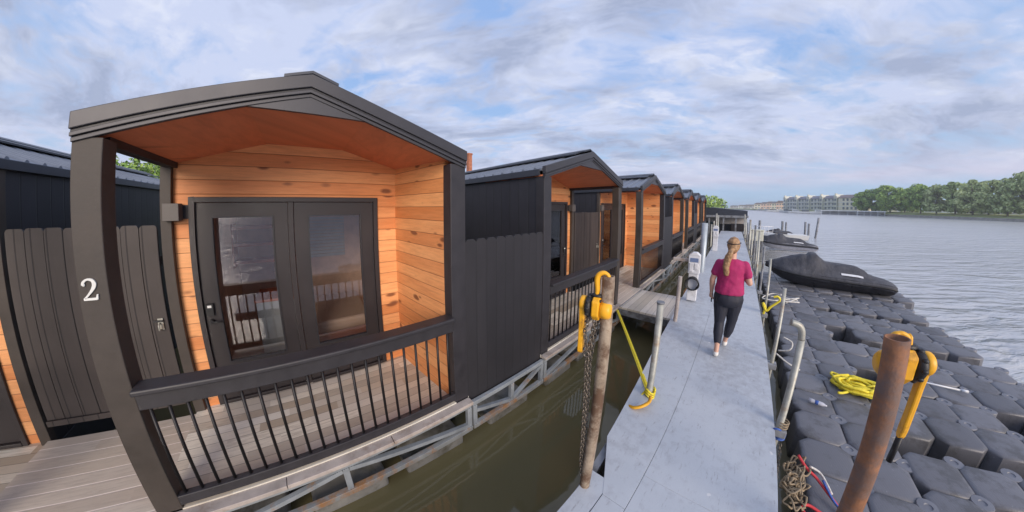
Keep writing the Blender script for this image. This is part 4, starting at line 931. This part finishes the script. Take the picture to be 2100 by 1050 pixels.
# low black rail at the end of one jet-ski port
# ------------------------------------------------------------------ covered jet skis
def jetski(label, loc, rz, s_=1.0, white=False):
    r = thing('covered_jet_ski', label, 'jet ski', loc, rz, group='jet skis under charcoal covers'); r.scale = (s_,)*3
    L = 3.5
    # stations: s, half width, keel z, gunwale z, top z, top half width, crest z
    st = [(0.00, 0.03, 0.56, 0.62, 0.64, 0.02), (0.03, 0.12, 0.45, 0.60, 0.67, 0.06), (0.08, 0.26, 0.28, 0.56, 0.74, 0.12), (0.16, 0.42, 0.14, 0.52, 0.84, 0.18), (0.24, 0.50, 0.06, 0.49, 0.93, 0.22), (0.31, 0.54, 0.03, 0.47, 0.99, 0.26),
          (0.335, 0.545, 0.03, 0.465, 0.965, 0.25), (0.36, 0.55, 0.02, 0.46, 1.04, 0.28), (0.41, 0.56, 0.01, 0.45, 1.03, 0.28), (0.45, 0.56, 0.0, 0.445, 0.90, 0.22), (0.49, 0.56, 0.0, 0.44, 0.80, 0.19), (0.56, 0.56, 0.0, 0.43, 0.78, 0.19), (0.64, 0.56, 0.0, 0.42, 0.77, 0.19),
          (0.72, 0.55, 0.0, 0.41, 0.75, 0.19), (0.78, 0.55, 0.0, 0.40, 0.66, 0.20), (0.83, 0.54, 0.0, 0.40, 0.53, 0.26), (0.90, 0.53, 0.0, 0.39, 0.45, 0.34), (0.96, 0.51, 0.01, 0.37, 0.41, 0.36), (1.0, 0.46, 0.05, 0.33, 0.36, 0.34)]
    def interp(a):
        for p, q in zip(st[:-1], st[1:]):
            if p[0] <= a <= q[0]:
                t_ = (a-p[0])/(q[0]-p[0]); t2 = t_*t_*(3-2*t_)*0.5+t_*0.5; return [p[k]+(q[k]-p[k])*t2 for k in range(6)]
        return list(st[-1])
    N = 56; hull = []; cov = []
    for i in range(N+1):
        a = i/N; _, hw, kz, gz, tz, tw_ = interp(a); x_ = a*L
        hull.append([V((x_, y, z)) for y, z in ((0, kz), (-hw*0.55, kz+0.05), (-hw*0.80, kz+(gz-kz)*0.45), (-hw*0.97, gz-0.035), (-hw*0.97, gz+0.03), (hw*0.97, gz+0.03), (hw*0.97, gz-0.035), (hw*0.80, kz+(gz-kz)*0.45), (hw*0.55, kz+0.05))])
        n_ = 22; sec = []
        for k in range(n_+1):
            u = -1+2*k/n_; au = abs(u)
            # side skirt, then shoulder to the crest
            if au > 0.80: y = hw*(1.0+0.02*(au-0.8)*5); z = gz-0.14*(au-0.80)/0.20+0.02
            else:
                f_ = 1-au/0.80; y = hw*(1-f_)**0.75 if f_ < 1 else 0; e = f_
                w0 = tw_/max(hw, .01); yy = au/0.80
                z = gz+0.02+(tz-gz)*(1-max(0, (yy-w0)/(1-w0)))**1.25 if yy > w0 else tz+0.02+0.012*(1-(yy/w0)**2)
                y = hw*yy
            nz = noise.noise(V((x_*2.2, u*3.0, 1.3)))*0.020+noise.noise(V((x_*6, u*6.0, 4.3)))*0.010+math.sin(x_*9+u*5)*0.004
            sec.append(V((x_, math.copysign(y, u) if u else 0, z+nz*(0.6+(tz-gz)))))
        cov.append(sec)
    b = MB(); b.loft(hull, smooth=True); b.build('hull', 'ski_hull_white' if white else 'ski_hull', r, autos=35)
    b = MB(); b.loft(cov, caps=False, closed=False); b.add(cov[-1], [tuple(range(len(cov[-1])))]); b.add(cov[0], [tuple(range(len(cov[0])))])
    o = b.build('cover', 'cover_fabric', r); md = o.modifiers.new('solid', 'SOLIDIFY'); md.thickness = 0.008
    for sg in (-1, 1):
        b = MB(); pts = []
        for i in range(N+1):
            a = i/N; _, hw, kz, gz, tz, tw_ = interp(a); pts.append((a*L, sg*(hw+0.018), gz-0.06))
        b.tube(pts, 0.022, 8, squash=1.2); b.build('bumper_rail', 'black_rubber', r)
    # cover lettering patch on the near side
    b = MB(); q = []
    for i in range(13):
        a = 0.60+0.16*i/12; _, hw, kz, gz, tz, tw_ = interp(a)
        for j in range(2):
            f_ = 0.22+0.09*j; yy = 1-f_; w0 = tw_/hw; z = gz+0.02+(tz-gz)*(1-max(0, (yy-w0)/(1-w0)))**1.25
            q.append(V((a*L, -hw*yy-0.016, z+0.016)))
    b.add(q, [(2*i, 2*i+2, 2*i+3, 2*i+1) for i in range(12)]); o = b.build('white_stripe', 'white_plastic', r); md = o.modifiers.new('solid', 'SOLIDIFY'); md.thickness = 0.004
    return r
jetski('long charcoal-covered jet ski on the floats just right of the person', (1.15, 11.25, -0.36), R(-5))
jetski('farther charcoal-covered jet ski with pale hull, near the leaning piling', (1.75, 22.9, -0.66), R(-2), 1.02, True)
jetski('farthest small covered craft with greenish-grey cover behind the others', (3.2, 33.5, -0.78), R(0), 0.85)
r = thing('white_skiff', 'small white boat bow showing behind the second covered craft', 'boat', (1.8, 28.4, -0.55), R(10))
secs = []
for a, hw, kz, gz in ((0, .03, .5, .62), (.1, .3, .25, .6), (.3, .6, .05, .55), (.6, .75, 0, .5), (1, .7, 0, .48)):
    secs.append([V((a*4.2, y, z)) for y, z in ((0, kz), (-hw*.7, kz+.08), (-hw, gz), (hw, gz), (hw*.7, kz+.08))])
MB().loft(secs, smooth=False).build('hull', 'wall_white', r); MB().box(1.6, 2.6, -0.4, 0.4, 0.5, 0.72).build('seat_box', 'cover_fabric', r, bevel=0.04)
# ------------------------------------------------------------------ person
def capsule(b, p, q, r0, r1, n=12):
    p, q = V(p), V(q); d = (q-p); L = d.length; d.normalize(); pts = []; rs = []
    for k in range(5): a = math.pi/2*(1-k/4); pts.append(p-d*r0*math.sin(a)); rs.append(max(1e-3, r0*math.cos(a)))
    for k in range(5): a = math.pi/2*k/4; pts.append(q+d*r1*math.sin(a)); rs.append(max(1e-3, r1*math.cos(a)))
    b.tube(pts, rs, n)
def chain_caps(b, pts, rs):
    for i in range(len(pts)-1): capsule(b, pts[i], pts[i+1], rs[i], rs[i+1])
def elsec(c, rx, ry, z, n=20, dy=0): return [V((c+math.cos(2*math.pi*k/n)*rx, dy+math.sin(2*math.pi*k/n)*ry, z)) for k in range(n)]
def remesh(o, vox, it=6, fac=0.5):
    md = o.modifiers.new('remesh', 'REMESH'); md.mode = 'VOXEL'; md.voxel_size = vox; md.use_smooth_shade = True
    md = o.modifiers.new('smooth', 'SMOOTH'); md.iterations = it; md.factor = fac
pe = thing('person', 'person with blonde ponytail, magenta tee and dark cropped leggings walking away on the dock', 'person', (0.03, 4.33, 0))
# joints, local frame: +y is the walking direction, -x her left
shL, elL, wrL = (-0.165, 0.0, 1.320), (-0.235, -0.02, 1.08), (-0.235, 0.05, 0.885)
shR, elR, wrR = (0.165, 0.0, 1.325), (0.245, -0.03, 1.09), (0.175, 0.20, 1.13)
hpL, knL, anL = (-0.085, 0.0, 0.84), (-0.075, -0.02, 0.47), (-0.045, -0.17, 0.085)
hpR, knR, anR = (0.085, 0.0, 0.84), (0.085, 0.09, 0.47), (0.045, 0.20, 0.10)
body = MB()
torso = [(0.76, .135, .10), (0.84, .168, .125), (0.90, .165, .12), (1.0, .138, .10), (1.08, .132, .098), (1.18, .148, .108), (1.28, .165, .108), (1.35, .150, .085), (1.39, .085, .06)]
body.loft([elsec(0, rx, ry, z) for z, rx, ry in torso])
capsule(body, (0, 0.0, 1.36), (0.005, 0.02, 1.47), 0.052, 0.048)
body.ell((0.005, 0.035, 1.572), (0.074, 0.093, 0.112), 16, 12); body.ell((0.008, 0.075, 1.515), (0.055, 0.055, 0.055), 12, 8)
body.ell((0.008, 0.130, 1.555), (0.011, 0.020, 0.016), 8, 6); body.ell((-0.070, 0.03, 1.565), (0.010, 0.018, 0.028), 8, 6); body.ell((0.080, 0.03, 1.565), (0.010, 0.018, 0.028), 8, 6)
body.ell((0.0, -0.072, 0.83), (0.135, 0.075, 0.095), 14, 10)
for s_, e_, w_ in ((shL, elL, wrL), (shR, elR, wrR)):
    chain_caps(body, [s_, V(s_).lerp(V(e_), .5), e_, V(e_).lerp(V(w_), .35), w_], [.054, .047, .039, .040, .026])
for h_, k_, a_ in ((hpL, knL, anL), (hpR, knR, anR)):
    chain_caps(body, [h_, V(h_).lerp(V(k_), .4), k_, V(k_).lerp(V(a_), .35)+V((0, -.018, 0)), V(k_).lerp(V(a_), .8), a_], [.094, .082, .056, .056, .036, .032])
def hand(b, w_, d, side, curl, up):
    w_, d, side, up = V(w_), V(d).normalized(), V(side).normalized(), V(up).normalized()
    capsule(b, w_+d*0.01, w_+d*0.075, .024, .030)
    for k, (o_, L_) in enumerate(((-.030, .062), (-.010, .074), (.010, .068), (.029, .052))):
        p = w_+d*0.085+side*o_; c_ = curl; v1 = (d*math.cos(c_)+up*math.sin(c_)); v2 = (d*math.cos(2.2*c_)+up*math.sin(2.2*c_))
        q = p+v1*L_*0.55; chain_caps(b, [p-d*0.012, q, q+v2*L_*0.5], [.0095, .009, .0075])
    t0 = w_+d*0.03-side*0.028; t1 = t0+d*0.034-side*0.018+up*0.012; chain_caps(b, [t0, t1, t1+d*0.026+up*0.012], [.012, .0105, .0085])
hand(body, wrL, (0.02, 0.10, -1), (0, 1, 0), 0.75, (1, 0.1, 0)); hand(body, wrR, (-0.45, 0.85, 0.25), (0, -0.2, 1), 0.45, (-1, -0.3, 0))
for (a_, sd_) in ((anL, -1), (anR, 1)):
    A = V(a_); pt = -0.03 if sd_ < 0 else -0.045
    capsule(body, A+V((0, -.02, -.035)), A+V((sd_*.008, .13, pt-.010)), .034, .026)
ob = body.build('body', 'skin', pe, weld=False); remesh(ob, 0.0075, 5)
# tee
b = MB(); tee = [(0.905, .190, .145), (0.93, .200, .150), (1.0, .190, .140), (1.08, .178, .130), (1.18, .174, .126), (1.27, .186, .126), (1.335, .184, .112), (1.378, .135, .088), (1.398, .080, .068)]
b.loft([elsec(0, rx, ry, z, 28, -0.006) for z, rx, ry in tee])
for s_, e_ in ((shL, elL), (shR, elR)):
    d = (V(e_)-V(s_)).normalized(); chain_caps(b, [V(s_)-d*0.0+V((0, 0, -.006)), V(s_)+d*0.07, V(s_)+d*0.135], [.063, .062, .064])
o = b.build('tee_shirt', 'tee_magenta', pe, weld=False); remesh(o, 0.009, 5)
tx = bpy.data.textures.new('folds', 'CLOUDS'); tx.noise_scale = 0.09
md = o.modifiers.new('folds', 'DISPLACE'); md.texture = tx; md.strength = 0.018; md.mid_level = 0.5
# leggings
b = MB(); b.loft([elsec(0, rx, ry, z, 24, 0) for z, rx, ry in ((0.76, .160, .120), (0.84, .196, .150), (0.90, .190, .142), (0.955, .170, .120))])
b.ell((0.0, -0.080, 0.83), (0.160, 0.090, 0.11), 16, 10)
for h_, k_, a_ in ((hpL, knL, anL), (hpR, knR, anR)):
    e = V(k_).lerp(V(a_), .68); chain_caps(b, [h_, V(h_).lerp(V(k_), .4), k_, V(k_).lerp(V(a_), .35)+V((0, -.018, 0)), e], [.115, .102, .070, .068, .050])
o = b.build('leggings', 'leggings_navy', pe, weld=False); remesh(o, 0.009, 4); md = o.modifiers.new('folds', 'DISPLACE'); md.texture = tx; md.strength = 0.008; md.mid_level = 0.5
# hair: cap, bun tie, ponytail over the left shoulder
b = MB(); b.ell((0.004, 0.018, 1.590), (0.086, 0.100, 0.112), 18, 12); b.ell((0.0, -0.045, 1.545), (0.068, 0.055, 0.070), 14, 10)
pt = spline([(-0.01, -0.085, 1.535), (-0.030, -0.125, 1.50), (-0.055, -0.125, 1.40), (-0.070, -0.135, 1.30), (-0.060, -0.135, 1.215), (-0.055, -0.135, 1.175)], 5)
b.tube(pt, [0.024+0.020*math.sin(math.pi*i/(len(pt)-1))**0.8 if i < len(pt)-1 else 0.006 for i in range(len(pt))], 12)
pt = spline([(-0.045, -0.03, 1.50), (-0.085, -0.07, 1.42), (-0.095, -0.10, 1.33), (-0.08, -0.115, 1.27)], 4); b.tube(pt, [0.018]*(len(pt)-1)+[0.005], 8)
o = b.build('hair', 'hair', pe, weld=False); remesh(o, 0.008, 3); tx2 = bpy.data.textures.new('strands', 'CLOUDS'); tx2.noise_scale = 0.03
md = o.modifiers.new('strands', 'DISPLACE'); md.texture = tx2; md.strength = 0.014; md.mid_level = 0.5
b = MB(); b.tube([V((0.004+math.cos(a_)*0.088, 0.018+math.sin(a_)*0.100, 1.622+0.012*math.sin(a_))) for a_ in [i/16*math.pi*2 for i in range(16)]], 0.010, 8, closed=True, squash=0.5); b.build('headband', 'phone_black', pe)
for (a_, sd_) in ((anL, -1), (anR, 1)):
    A = V(a_); pt_ = -0.03 if sd_ < 0 else -0.045; b = MB()
    capsule(b, A+V((0, -.022, -.045)), A+V((sd_*.004, .05, (-.050+pt_)/2-.012)), .038, .040); capsule(b, A+V((sd_*.004, .05, (-.050+pt_)/2-.012)), A+V((sd_*.010, .145, pt_-.018)), .040, .030)
    zmin = (0.0 if sd_ < 0 else 0.012)
    b.tf(lambda p: V((p.x, p.y, min(p.z, A.z-0.012-max(0, (p.y-A.y))*0.10)))); o = b.build('shoe', 'shoe_white', pe, weld=False); remesh(o, 0.007, 3)
    z0 = min(v[2] for v in b.v); o.location.z += -z0+zmin
ph = thing('phone', 'dark phone held low in the left hand of the walking person', 'phone', (0.03-0.222, 4.33+0.065, 0.79), R(5))
MB().box(-0.008, 0.006, -0.036, 0.036, -0.07, 0.055).build('case', 'phone_black', ph, bevel=0.004); MB().box(-0.0095, -0.0082, -0.031, 0.031, -0.062, 0.048).build('screen', 'black_rubber', ph)
# ------------------------------------------------------------------ low covered slip at the end of the dock
r = thing('covered_slip', 'low dark-roofed boat slip closing the far end of the dock', 'boathouse', (0, 28.6, 0))
b = MB(); b.prism([(-9, 1.25), (1.25, 1.25), (1.25, 1.85), (-2.0, 2.15), (-9, 2.25)], 'y', 0.0, 9.0); b.build('roof', 'ridge_metal', r)
MB().box(-9, 1.33, -0.06, 9.0, 1.22, 1.42).build('fascia', 'dock_side', r)
for x_ in (-3.4, -2.0, -0.75, 0.3, 1.15): MB().box(x_-0.07, x_+0.07, 0.05, 0.19, WATER, 1.22).build('post', 'dock_side', r)
b = MB(); b.box(-9, 1.1, 1.6, 1.7, 0.55, 1.22); b.build('wall_panel', 'shed_wall', r)
b = MB(); b.box(-9, 1.1, 1.75, 1.85, WATER, 0.55); b.build('lower_wall', 'siding_black', r)
MB().box(-2.6, -1.1, 1.40, 1.58, -0.2, 0.75).build('tarp_screen', 'teal_tarp', r); MB().box(-0.1, 1.0, 1.35, 1.58, -0.2, 0.62).build('dark_locker', 'door_paint', r)
r = thing('white_railing', 'white metal railing on the dock end beside the covered slip', 'railing', (1.3, 28.4, 0))
b = MB()
for i in range(7): b.tube([(i*0.33, 0, -0.1), (i*0.33, 0, 0.55)], 0.02, 5)
b.build('uprights', 'white_plastic', r); MB().tube([(0, 0, 0.55), (2.0, 0, 0.55)], 0.025, 6).build('handrail', 'white_plastic', r); MB().tube([(0, 0, 0.1), (2.0, 0, 0.1)], 0.02, 6).build('lower_rail', 'white_plastic', r)
r = thing('dock_locker', 'small pale green dock box on posts at the right edge of the far dock', 'dock box', (1.45, 21.2, -0.1))
MB().box(-0.35, 0.45, -0.3, 0.3, 0.1, 0.75).build('box', 'wall_greygreen', r, bevel=0.03); MB().box(-0.38, 0.48, -0.33, 0.33, 0.752, 0.82).build('lid', 'wall_greygreen', r, bevel=0.02)
for sx in (-.3, .4): MB().box(sx-.04, sx+.04, -.25, .25, -.7, .1).build('leg', 'dock_side', r)
r = thing('dock_end_platform', 'pale dock platform under the white railing', 'dock', (0.9, 27.6, 0)); MB().box(0, 2.6, 0, 1.4, -0.16, -0.02).build('deck', 'dock_paint', r); MB().box(0.1, 2.5, 0.1, 1.3, WATER-.2, -0.165).build('flotation_tub', 'concrete_dark', r)
# ------------------------------------------------------------------ far shore
def shore_d(az):
    for (a, d_), (c, e) in zip(SH[:-1], SH[1:]):
        if a <= az <= c: return d_+(e-d_)*(az-a)/(c-a)
def apartments():
    a0, a1 = 8.2, 18.3; p0, p1 = pol(a0, 256, 1.2), pol(a1, 222, 1.2)
    d = p1-p0; L = d.length; ang = math.atan2(d.y, d.x)
    r = thing('apartment_building', 'three-storey grey-green waterfront apartment block with many roof dormers and a cream end', 'building', p0, ang)
    H = 7.6; n = 11; seg = L/n
    MB().box(0, L*0.78, 0, 12, 0, H).build('wall', 'wall_greygreen', r); MB().box(L*0.78+0.01, L, -0.6, 12, 0, H+0.1).build('end_wall', 'wall_cream', r)
    rf = MB().prism([(-0.6, H+0.1), (12.6, H+0.1), (9, H+2.0), (3, H+2.0)], 'x', -0.4, L*0.78).build('roof', 'roof_grey', r)
    MB().prism([(-1.2, H+0.2), (12.6, H+0.2), (9, H+2.1), (3, H+2.1)], 'x', L*0.78+0.02, L+0.5).build('roof', 'roof_brown', r)
    b0 = int(n*0.78)
    for i in range(n):
        xa = i*seg; wall = xa < L*0.76
        if wall and i % 2 == 0:
            q = MB(); q.box(xa+seg*0.05, xa+seg*0.45, -1.3, 3, 0, H+1.0); q.prism([(xa+seg*0.0, H+1.0), (xa+seg*0.5, H+1.0), (xa+seg*0.25, H+2.5)], 'y', -1.5, 6); q.build('dormer_bay', ['wall_greygreen'], r)
            MB().box(xa+seg*.18, xa+seg*.32, -1.2, 0.2, H+2.3, H+3.0).build('chimney', 'wall_greygreen', rf)
        for f_ in range(3):
            zf = 0.5+f_*2.5
            for k in range(2):
                xw = xa+seg*(0.12+0.5*k); yo = -1.32 if (wall and i % 2 == 0 and k == 0) else (-0.03 if wall else -0.63)
                w_ = MB().box(xw, xw+seg*0.24, yo-0.05, yo+0.02, zf+0.5, zf+1.9).build('window', 'window_dark', r)
            if wall and i % 2: 
                MB().box(xa+seg*.05, xa+seg*.95, -1.2, -0.02, zf-0.15, zf+0.02).build('balcony', 'trim_white', r)
                MB().box(xa+seg*.05, xa+seg*.95, -1.22, -1.18, zf+0.75, zf+0.85).build('balcony_rail', 'trim_white', r)
    for z_ in (2.6, 5.1): MB().box(-0.1, L+0.05, -0.72, -0.64, z_, z_+0.22).build('band_course', 'trim_white', r)
    return r
apartments()
def house(label, az, dist, w_, h_, mat, roof='roof_brown', dp=9, nf=2, cat='house'):
    p = pol(az, dist, 1.2); r = thing('townhouse', label, cat, p, -R(az), group='houses on the far shore')
    MB().box(-w_/2, w_/2, 0, dp, 0, h_).build('wall', mat, r)
    MB().prism([(-w_/2-.5, h_), (w_/2+.5, h_), (w_*0.28, h_+h_*0.30), (-w_*0.28, h_+h_*0.30)], 'y', -0.5, dp+0.5).build('roof', roof, r)
    for f_ in range(nf):
        for k in range(3): MB().box(-w_/2+w_*(0.1+0.3*k), -w_/2+w_*(0.28+0.3*k), -0.06, 0.02, h_*(f_+0.3)/nf, h_*(f_+0.75)/nf).build('window', 'window_dark', r)
    MB().box(-w_*.06, w_*.06, -0.08, 0.02, 0, h_*.28).build('door', 'trim_white', r)
    return r
hs = [(23.0, 262, 16, 5.0, 'wall_cream', 'roof_brown'), (27.6, 240, 18, 4.5, 'wall_white', 'roof_grey'), (32.2, 215, 18, 4.5, 'shed_wall', 'roof_grey'), (1.6, 560, 14, 5.0, 'wall_white', 'roof_brown'), (3.0, 500, 22, 5.0, 'shed_wall', 'roof_brown'), (4.3, 440, 12, 6.4, 'wall_cream', 'roof_brown'), (5.2, 400, 9, 6.6, 'wall_peach', 'roof_grey'), (6.1, 370, 8, 6.6, 'wall_peach', 'roof_brown'), (6.9, 345, 8, 6.2, 'wall_cream', 'roof_grey'), (7.6, 320, 7, 6.4, 'wall_peach', 'roof_brown'), (0.4, 600, 18, 4.6, 'shed_wall', 'roof_grey')]
hl = ['cream house mostly hidden behind the bright green trees', 'white house behind the dark upright tree', 'greyish low house behind the pale trees near the right edge', 'white low house at the distant left of the far shore', 'wide house with long brown roof, far left of the peach row', 'cream townhouse at the left end of the peach row', 'peach townhouse with grey roof, second in its row', 'peach townhouse with brown roof in the middle of its row', 'cream townhouse with grey roof in the peach row', 'peach townhouse next to the grey-green apartments', 'low distant house behind the covered slip']
for q, l_ in zip(hs, hl): house(l_, q[0], q[1], q[2], q[3], q[4], q[5])
# covered docks and moored boats along the far shore
for i, (az, w_) in enumerate(((15.8, 17), (19.8, 12))):
    p = pol(az, shore_d(az)-6, WATER); r = thing('boat_shelter', ['long white-roofed boat shelter below the cream end wall', 'small white-roofed boat shelter below the first trees'][i], 'boat shelter', p, -R(az), group='boat shelters on the far shore')
    MB().box(-w_/2, w_/2, -2, 3, 1.9, 2.35).build('roof', 'wall_white', r); MB().box(-w_/2+.3, w_/2-.3, -1.5, 2.8, 0.1, 0.6).build('deck', 'dock_side', r); MB().box(-w_/2+.3, w_/2-.3, 2.6, 2.8, 0.5, 1.9).build('back_wall', 'wall_white', r)
    for k in range(5): MB().box(-w_/2+.4+k*(w_-.8)/4-.12, -w_/2+.4+k*(w_-.8)/4+.12, -1.9, -1.7, -.5, 2.1).build('post', 'trim_white', r)
for i, (az, L_, dd) in enumerate(((4.6, 11, 20), (5.6, 9, 14), (6.6, 12, 12), (7.7, 12, 10), (8.8, 12, 8), (10.0, 10, 8), (11.4, 10, 8), (13.2, 9, 7))):
    p = pol(az, shore_d(az)-dd, WATER); r = thing('moored_boat', 'small white motorboat moored along the far shore, %s from the left' % ['first', 'second', 'third', 'fourth', 'fifth', 'sixth', 'seventh', 'eighth'][i], 'boat', p, -R(az), group='white boats moored on the far shore')
    secs = [[V((x_, y, z)) for y, z in ((0, -.3), (-hw, .2), (-hw*1.1, 1.3+dz_), (hw*1.1, 1.3+dz_), (hw, .2))] for x_, hw, dz_ in ((-L_/2, 1.3, 0), (0, 1.5, 0), (L_*.3, 1.2, .15), (L_/2, .1, .35))]
    MB().loft(secs, smooth=False).build('hull', 'wall_white', r); MB().box(-L_*.25, L_*.15, -1, 1, 1.3, 2.3).build('cabin', 'trim_white' if i % 2 else 'cover_fabric', r, bevel=.15); MB().box(-L_*.2, L_*.14, -1.02, -1.0, 1.6, 2.05).build('window', 'window_dark', r)
# ------------------------------------------------------------------ trees
def tree(label, loc, H, Wd, leaf, seed, nleaf=1500, trunk=0.22, group='trees on the far shore', ls=0.55, low=0.30, cat='tree', flat=1.0):
    rd = random.Random(seed); r = thing('leafy_tree', label, cat, loc, group=group)
    b = MB(); hr = H*0.022+0.05
    b.tube(spline([(0, 0, -0.3), (rd.uniform(-.1, .1)*trunk*5, 0, H*.25), (rd.uniform(-.04, .04)*H, rd.uniform(-.04, .04)*H, H*.55), (rd.uniform(-.06, .06)*H, 0, H*.85)], 3), [hr*(1-0.08*i) for i in range(10)], 7)
    tips = []
    for k in range(8):
        a = k*2.4+rd.uniform(-.4, .4); z0 = H*rd.uniform(.28, .6); rr = Wd*rd.uniform(.28, .42); z1 = z0+H*rd.uniform(.12, .28)
        b.tube([(0, 0, z0), (math.cos(a)*rr*.5, math.sin(a)*rr*.5, (z0+z1)/2-.02*H), (math.cos(a)*rr, math.sin(a)*rr, z1)], [hr*.45, hr*.3, hr*.12], 5); tips.append(V((math.cos(a)*rr, math.sin(a)*rr, z1)))
    b.build('trunk', 'bark', r)
    # clumps: each a ragged ball of leaves, spread inside an uneven crown
    cl = []
    for k in range(34):
        u = rd.uniform(0, 1); z_ = H*(low+(1-low)*u); prof = math.sin(math.pi*min(1, (u*0.86+0.10)))**0.6
        a = rd.uniform(0, 2*math.pi); rr = Wd*0.42*prof*math.sqrt(rd.uniform(0.05, 1))
        cl.append((V((math.cos(a)*rr, math.sin(a)*rr*flat, z_-H*0.06)), Wd*rd.uniform(.09, .17)))
    b = MB(); vs = []; fs = []
    for k in range(nleaf):
        c, cr = cl[rd.randrange(len(cl))]
        while True:
            q = V((rd.uniform(-1, 1), rd.uniform(-1, 1), rd.uniform(-1, 1)))
            if 0.15 < q.length < 1: break
        q = q*(q.length**-0.45); p = c+V((q.x, q.y, q.z*0.75))*cr
        nrm = (q.normalized()+V((rd.uniform(-.8, .8), rd.uniform(-.8, .8), rd.uniform(-.2, .9)))).normalized()
        u_ = nrm.cross(V((rd.uniform(-1, 1), rd.uniform(-1, 1), rd.uniform(-1, 1)))).normalized(); v_ = nrm.cross(u_); s_ = ls*rd.uniform(.6, 1.3)
        o = len(vs); vs += [p-u_*s_, p-v_*s_*.6+nrm*s_*.15, p+u_*s_, p+v_*s_*.6+nrm*s_*.15]; fs.append((o, o+1, o+2, o+3))
    b.add(vs, fs); b.build('crown', leaf, r, weld=False, recalc=False)
    return r
tl_ = [(18.6, 11.5, 9, 'leaf_green', 8, 'small rounded green tree beside the cream end wall'), (19.9, 13.6, 12, 'leaf_green', 9, 'bright green tree left of the first gap in the shore trees'), (22.0, 14.5, 14, 'leaf_green', 10, 'broad bright green tree just right of the gap'), (23.6, 13.0, 10, 'leaf_green', 14, 'low green tree tucked behind two broad ones'),
       (25.3, 14.6, 13, 'leaf_green', 9, 'yellow-green tree in the middle of the shore row'), (26.9, 13.2, 11, 'leaf_pale', 8, 'dusty green round tree right of the yellow-green one'), (28.7, 13.6, 11, 'leaf_dark', 10, 'darker upright tree with a pointed top'), (30.3, 13.6, 11, 'leaf_pale', 9, 'pale grey-green tree before the tallest ones'),
       (31.7, 13.2, 12, 'leaf_pale', 12, 'pale wide tree with visible forked trunk'), (33.3, 12.8, 11, 'leaf_pale', 9, 'washed-out tree near the right edge of the shore'), (34.9, 14.6, 12, 'leaf_pale', 10, 'tall airy tree at the right edge of the photo'), (37.0, 13.0, 12, 'leaf_pale', 10, 'last tree cut by the right edge'),
       (24.4, 12.5, 9, 'leaf_dark', 26, 'dark tree standing further back behind the bright ones'), (29.6, 13.0, 12, 'leaf_dark', 28, 'dark tree standing back behind the pale ones'), (21.0, 10.5, 9, 'leaf_dark', 24, 'small dark tree filling the gap low down')]
for i, (az, H_, W_, lf, dd, lb) in enumerate(tl_):
    tree(lb, pol(az, shore_d(az)+dd, 0.9), H_-0.6, W_*1.12, lf, 20+i, 3400, ls=0.58, low=0.20)
for i, (az, dist, H_, W_, lb) in enumerate(((-3.5, 150, 8.0, 12, 'green tree over the far covered slip, left one'), (-2.1, 170, 7.4, 9, 'green tree over the far covered slip, right one'), (-5.0, 140, 8.0, 12, 'green tree hidden mostly behind the last cabins'))):
    tree(lb, pol(az, dist, -0.5), H_, W_, 'leaf_green', 50+i, 900, ls=0.5, low=0.15, group='trees behind the cabins')
for i, (az, dist, H_, W_, lb) in enumerate(((-117.5, 24, 5.2, 5.5, 'leafy tree seen through the open side of the numbered porch'), (-123.6, 30, 5.9, 3.2, 'treetop rising over the leftmost cabin roof'), (-113, 27, 5.3, 5, 'leafy tree behind the numbered cabin'))):
    tree(lb, pol(az, dist, 0.2), H_, W_, 'leaf_green', 70+i, 2600, ls=0.16, low=0.1, group='trees behind the cabins')
# parked cars among the trees, and a brick chimney behind the cabins
for i, az in enumerate((29.4, 30.6, 33.0)):
    r = thing('parked_car', ['pale parked car under the dark upright tree', 'pale parked car under the grey-green tree', 'pale parked car near the right edge trees'][i], 'car', pol(az, shore_d(az)+16, 1.45), -R(az), group='cars parked on the far shore')
    MB().box(-2.2, 2.2, -.85, .85, .35, .95).build('body', 'car_paint', r, bevel=.15); MB().prism([(-1.5, .95), (1.3, .95), (.8, 1.5), (-1.0, 1.5)], 'y', -.75, .75).build('cabin', 'window_dark', r)
    for sx in (-1.4, 1.4): MB().lathe([(0, -.12), (.34, -.12), (.34, .12), (0, .12)], (sx, -.8, .34), 'y', 12).build('wheel', 'black_rubber', r)
r = thing('brick_chimney', 'orange-brown chimney rising behind the right end of the numbered cabin roof', 'chimney', (-9.84, 6.87, 0)); MB().box(-.10, .10, -.10, .10, 0, 4.62).build('stack', 'brick_brown', r); MB().box(-.12, .12, -.12, .12, 4.622, 4.70).build('cap', 'brick_brown', r)

# ------------------------------------------------------------------ thin air between here and the far shore
hm = bpy.data.materials.new('haze_air'); hm.use_nodes = True; hn = hm.node_tree; hn.nodes.remove(hn.nodes['Principled BSDF'])
pv = hn.nodes.new('ShaderNodeVolumePrincipled'); pv.inputs['Color'].default_value = (0.86, 0.90, 1.0, 1); pv.inputs['Density'].default_value = 0.0007; pv.inputs['Anisotropy'].default_value = 0.2
hn.links.new(pv.outputs['Volume'], hn.nodes['Material Output'].inputs['Volume']); MATS['haze_air'] = hm
hz = MB().box(-900, 1200, -1200, 1250, WATER-1.6, 22).build('haze', 'haze_air'); tag(hz, kind='stuff')
